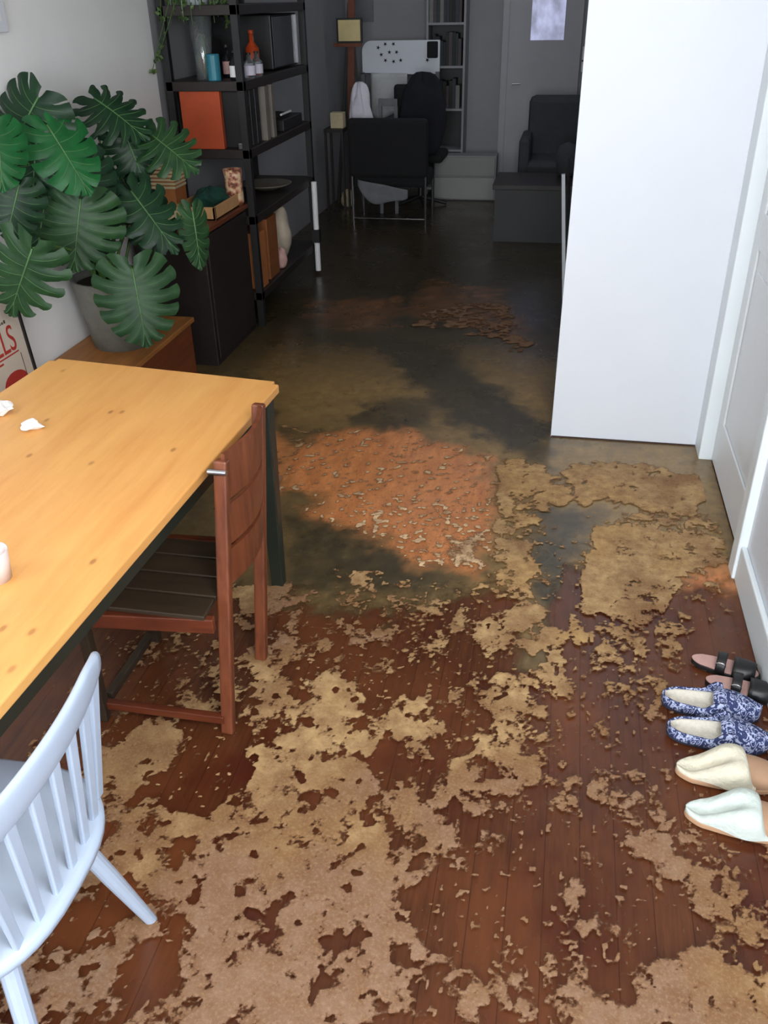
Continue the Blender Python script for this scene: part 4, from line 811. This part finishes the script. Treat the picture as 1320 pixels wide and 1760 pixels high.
# easel
Ea = thing('easel', 'brown wooden easel holding a small pale picture at the back left', 'easel', (-2.08, 8.95, 0))
obj('mast', bar(bmesh.new(), (-0.03, 0, 0.0), (0.05, 0, 2.0), 0.06, 0.03, (1, 0, 0)), mChestF, Ea)
for x in (-0.16, 0.16): obj('leg', bar(bmesh.new(), (x, 0, 0.0), (0.02, 0, 1.75), 0.03, 0.025, (1, 0, 0)), mBlackW, Ea)
obj('ledge', B(-0.13, 0.13, -0.06, 0.0, 1.40, 1.43), mChestF, Ea)
Pc = thing('small_framed_picture', 'small cream picture in a dark frame standing on the easel', 'picture', (-2.05, 8.90, 1.432))
obj('frame', B(-0.125, 0.115, -0.012, 0.012, 0, 0.20), mBlack, Pc); obj('picture_sheet', B(-0.108, 0.098, -0.014, -0.012, 0.015, 0.185), plain('cream_paper', (226, 206, 150), 0.6, 0.08, 10), Pc)
put('wall_poster', B(-0.09, 0.09, -0.006, 0.006, 0, 0.4), mGreyCloth, (-2.10, 9.79, 1.58), 'grey print on the back wall behind the easel', 'poster')
cloth_heap('pale_bundle', (-2.10, 8.75, 0.0), 0.06, 0.05, 0.16, 1.9, mCream, 'small pale bundle on the floor beside the easel foot', 'cloth')
put('cream_box', B(-0.06, 0.06, -0.05, 0.05, 0, 0.13), mCream, (-2.10, 8.5, 0.76), 'small cream box on the dark stand left of the black chair', 'box', bevel=0.003)
st_ = thing('plant_stand', 'dark narrow stand left of the black lounge chair', 'stand', (-2.12, 8.5, 0)); obj('stand_top', B(-0.09, 0.09, -0.12, 0.12, 0.73, 0.76), mBlackW, st_)
for x in (-.08, .08):
    for y in (-.1, .1): obj('leg', B(x-.01, x+.01, y-.01, y+.01, 0, .73), mBlackW, st_)
# bookcase
Bk = thing('bookcase', 'grey bookcase full of dark books against the back wall', 'bookcase', (-1.24, 9.62, 0))
bm = bmesh.new(); bx(bm, -0.19, -0.17, -0.15, 0.15, 0, 2.2); bx(bm, 0.17, 0.19, -0.15, 0.15, 0, 2.2)
obj('side_panel', bm, mGrey, Bk)
for z in (0.05, 0.42, 0.80, 1.18, 1.55, 1.92): obj('shelf_board', B(-0.17, 0.17, -0.15, 0.15, z, z+0.02), mGrey, Bk)
obj('back_panel', B(-0.17, 0.17, 0.13, 0.15, 0, 2.2), mBlack, Bk)
R = random.Random(8); cols = [plain('book_cloth_%d' % q, c_, 0.8, 0.1, 20) for q, c_ in enumerate([(60, 66, 70), (44, 50, 52), (84, 76, 80), (50, 54, 48), (120, 122, 118)])]
ORD = ['first', 'second', 'third', 'fourth', 'fifth', 'sixth', 'seventh', 'eighth', 'ninth', 'tenth', 'eleventh', 'twelfth', 'thirteenth', 'fourteenth']
names_col = ['slate', 'dark green', 'mauve grey', 'olive', 'pale grey']
for zi, z in enumerate((0.82, 1.20, 1.57)):
    x = -0.165; bi = 0
    while x < 0.13:
        w_ = R.uniform(0.022, 0.04); h_ = R.uniform(0.20, 0.30); ci = R.randrange(5)
        put('book', B(0, w_-0.002, -0.09, 0.09, 0, h_), cols[ci], (Bk.location.x+x, 9.58, z), '%s book, %s from the left, %s shelf of the grey bookcase' % (names_col[ci], ORD[bi], ('lower', 'middle', 'top')[zi]), 'book', 'books in the grey bookcase'); bi += 1; x += w_
# tall white cupboard between bookcase and door
# low white box unit
Lb = thing('low_drawer_unit', 'low white two drawer unit on the floor before the back wall', 'drawer unit', (-0.995, 9.32, 0))
obj('drawer_body', B(-0.31, 0.31, -0.10, 0.10, 0.0, 0.42), mGrey, Lb, bevel=0.004)
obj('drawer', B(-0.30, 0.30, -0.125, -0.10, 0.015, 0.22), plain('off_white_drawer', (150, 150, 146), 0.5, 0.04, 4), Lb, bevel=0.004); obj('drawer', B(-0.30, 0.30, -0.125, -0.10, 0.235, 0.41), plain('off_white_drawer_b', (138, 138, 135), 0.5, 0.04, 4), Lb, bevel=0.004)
# grey armchair and dark box near the back door
Ga = thing('grey_armchair', 'dark grey padded chair beside the back door, partly behind the white partition', 'armchair', (-0.12, 8.85, 0))
mGA = plain('slate_upholstery', (64, 68, 70), 0.9, 0.1, 14)
obj('backrest', B(-0.27, 0.30, 0.18, 0.30, 0.40, 0.98), mGA, Ga, bevel=0.06); obj('seat', B(-0.25, 0.30, -0.30, 0.25, 0.30, 0.48), mGA, Ga, bevel=0.05)
for x in (-0.27, 0.27): obj('armrest', B(x-.05, x+.05, -0.30, 0.25, 0.25, 0.68), mGA, Ga, bevel=0.04)
for x in (-0.22, 0.22):
    for y in (-0.26, 0.2): obj('leg', B(x-.02, x+.02, y-.02, y+.02, 0, 0.28), mBlack, Ga)
Ds = thing('black_low_table', 'black low table in front of the grey padded chair', 'table', (-0.28, 7.8, 0))
obj('table_top', B(-0.30, 0.40, -0.30, 0.30, 0.42, 0.46), mBlackW, Ds, bevel=0.004); obj('table_body', B(-0.28, 0.38, -0.28, 0.28, 0.0, 0.42), mBlack, Ds)
put('desk_lamp', lathe(bmesh.new(), [(0.05, 0), (0.08, 0.03), (0.10, 0.16), (0.07, 0.24), (0.0, 0.27)], seg=20, cap1=False), mGA, (0.0, 7.95, 0.46), 'rounded grey helmet shaped shade on the black low table', 'lamp shade', smooth=True)
sw = thing('switch_plate', 'white double plate on the back wall right of the back door', 'switch', (0.08, 9.793, 1.12)); obj('plate', B(-0.02, 0.05, -0.006, 0.006, 0, 0.22), mWhite, sw); obj('plate_line', B(-0.02, 0.05, -0.008, -0.006, 0.09, 0.105), mBlack, sw)
cv = thing('stretched_canvas', 'white edged canvas leaning just behind the white partition', 'canvas', (0.06, 5.4, 0))
bm = bmesh.new(); bar(bm, (0.005, 0, 0.0), (-0.075, 0, 0.90), 0.02, 0.03, (1, 0, 0)); obj('canvas_edge', bm, mStub, cv)
bm = bmesh.new(); bar(bm, (0.03, 0.35, 0.0), (-0.05, 0.35, 0.88), 0.012, 0.7, (1, 0, 0)); obj('canvas_face', bm, mDark, cv)
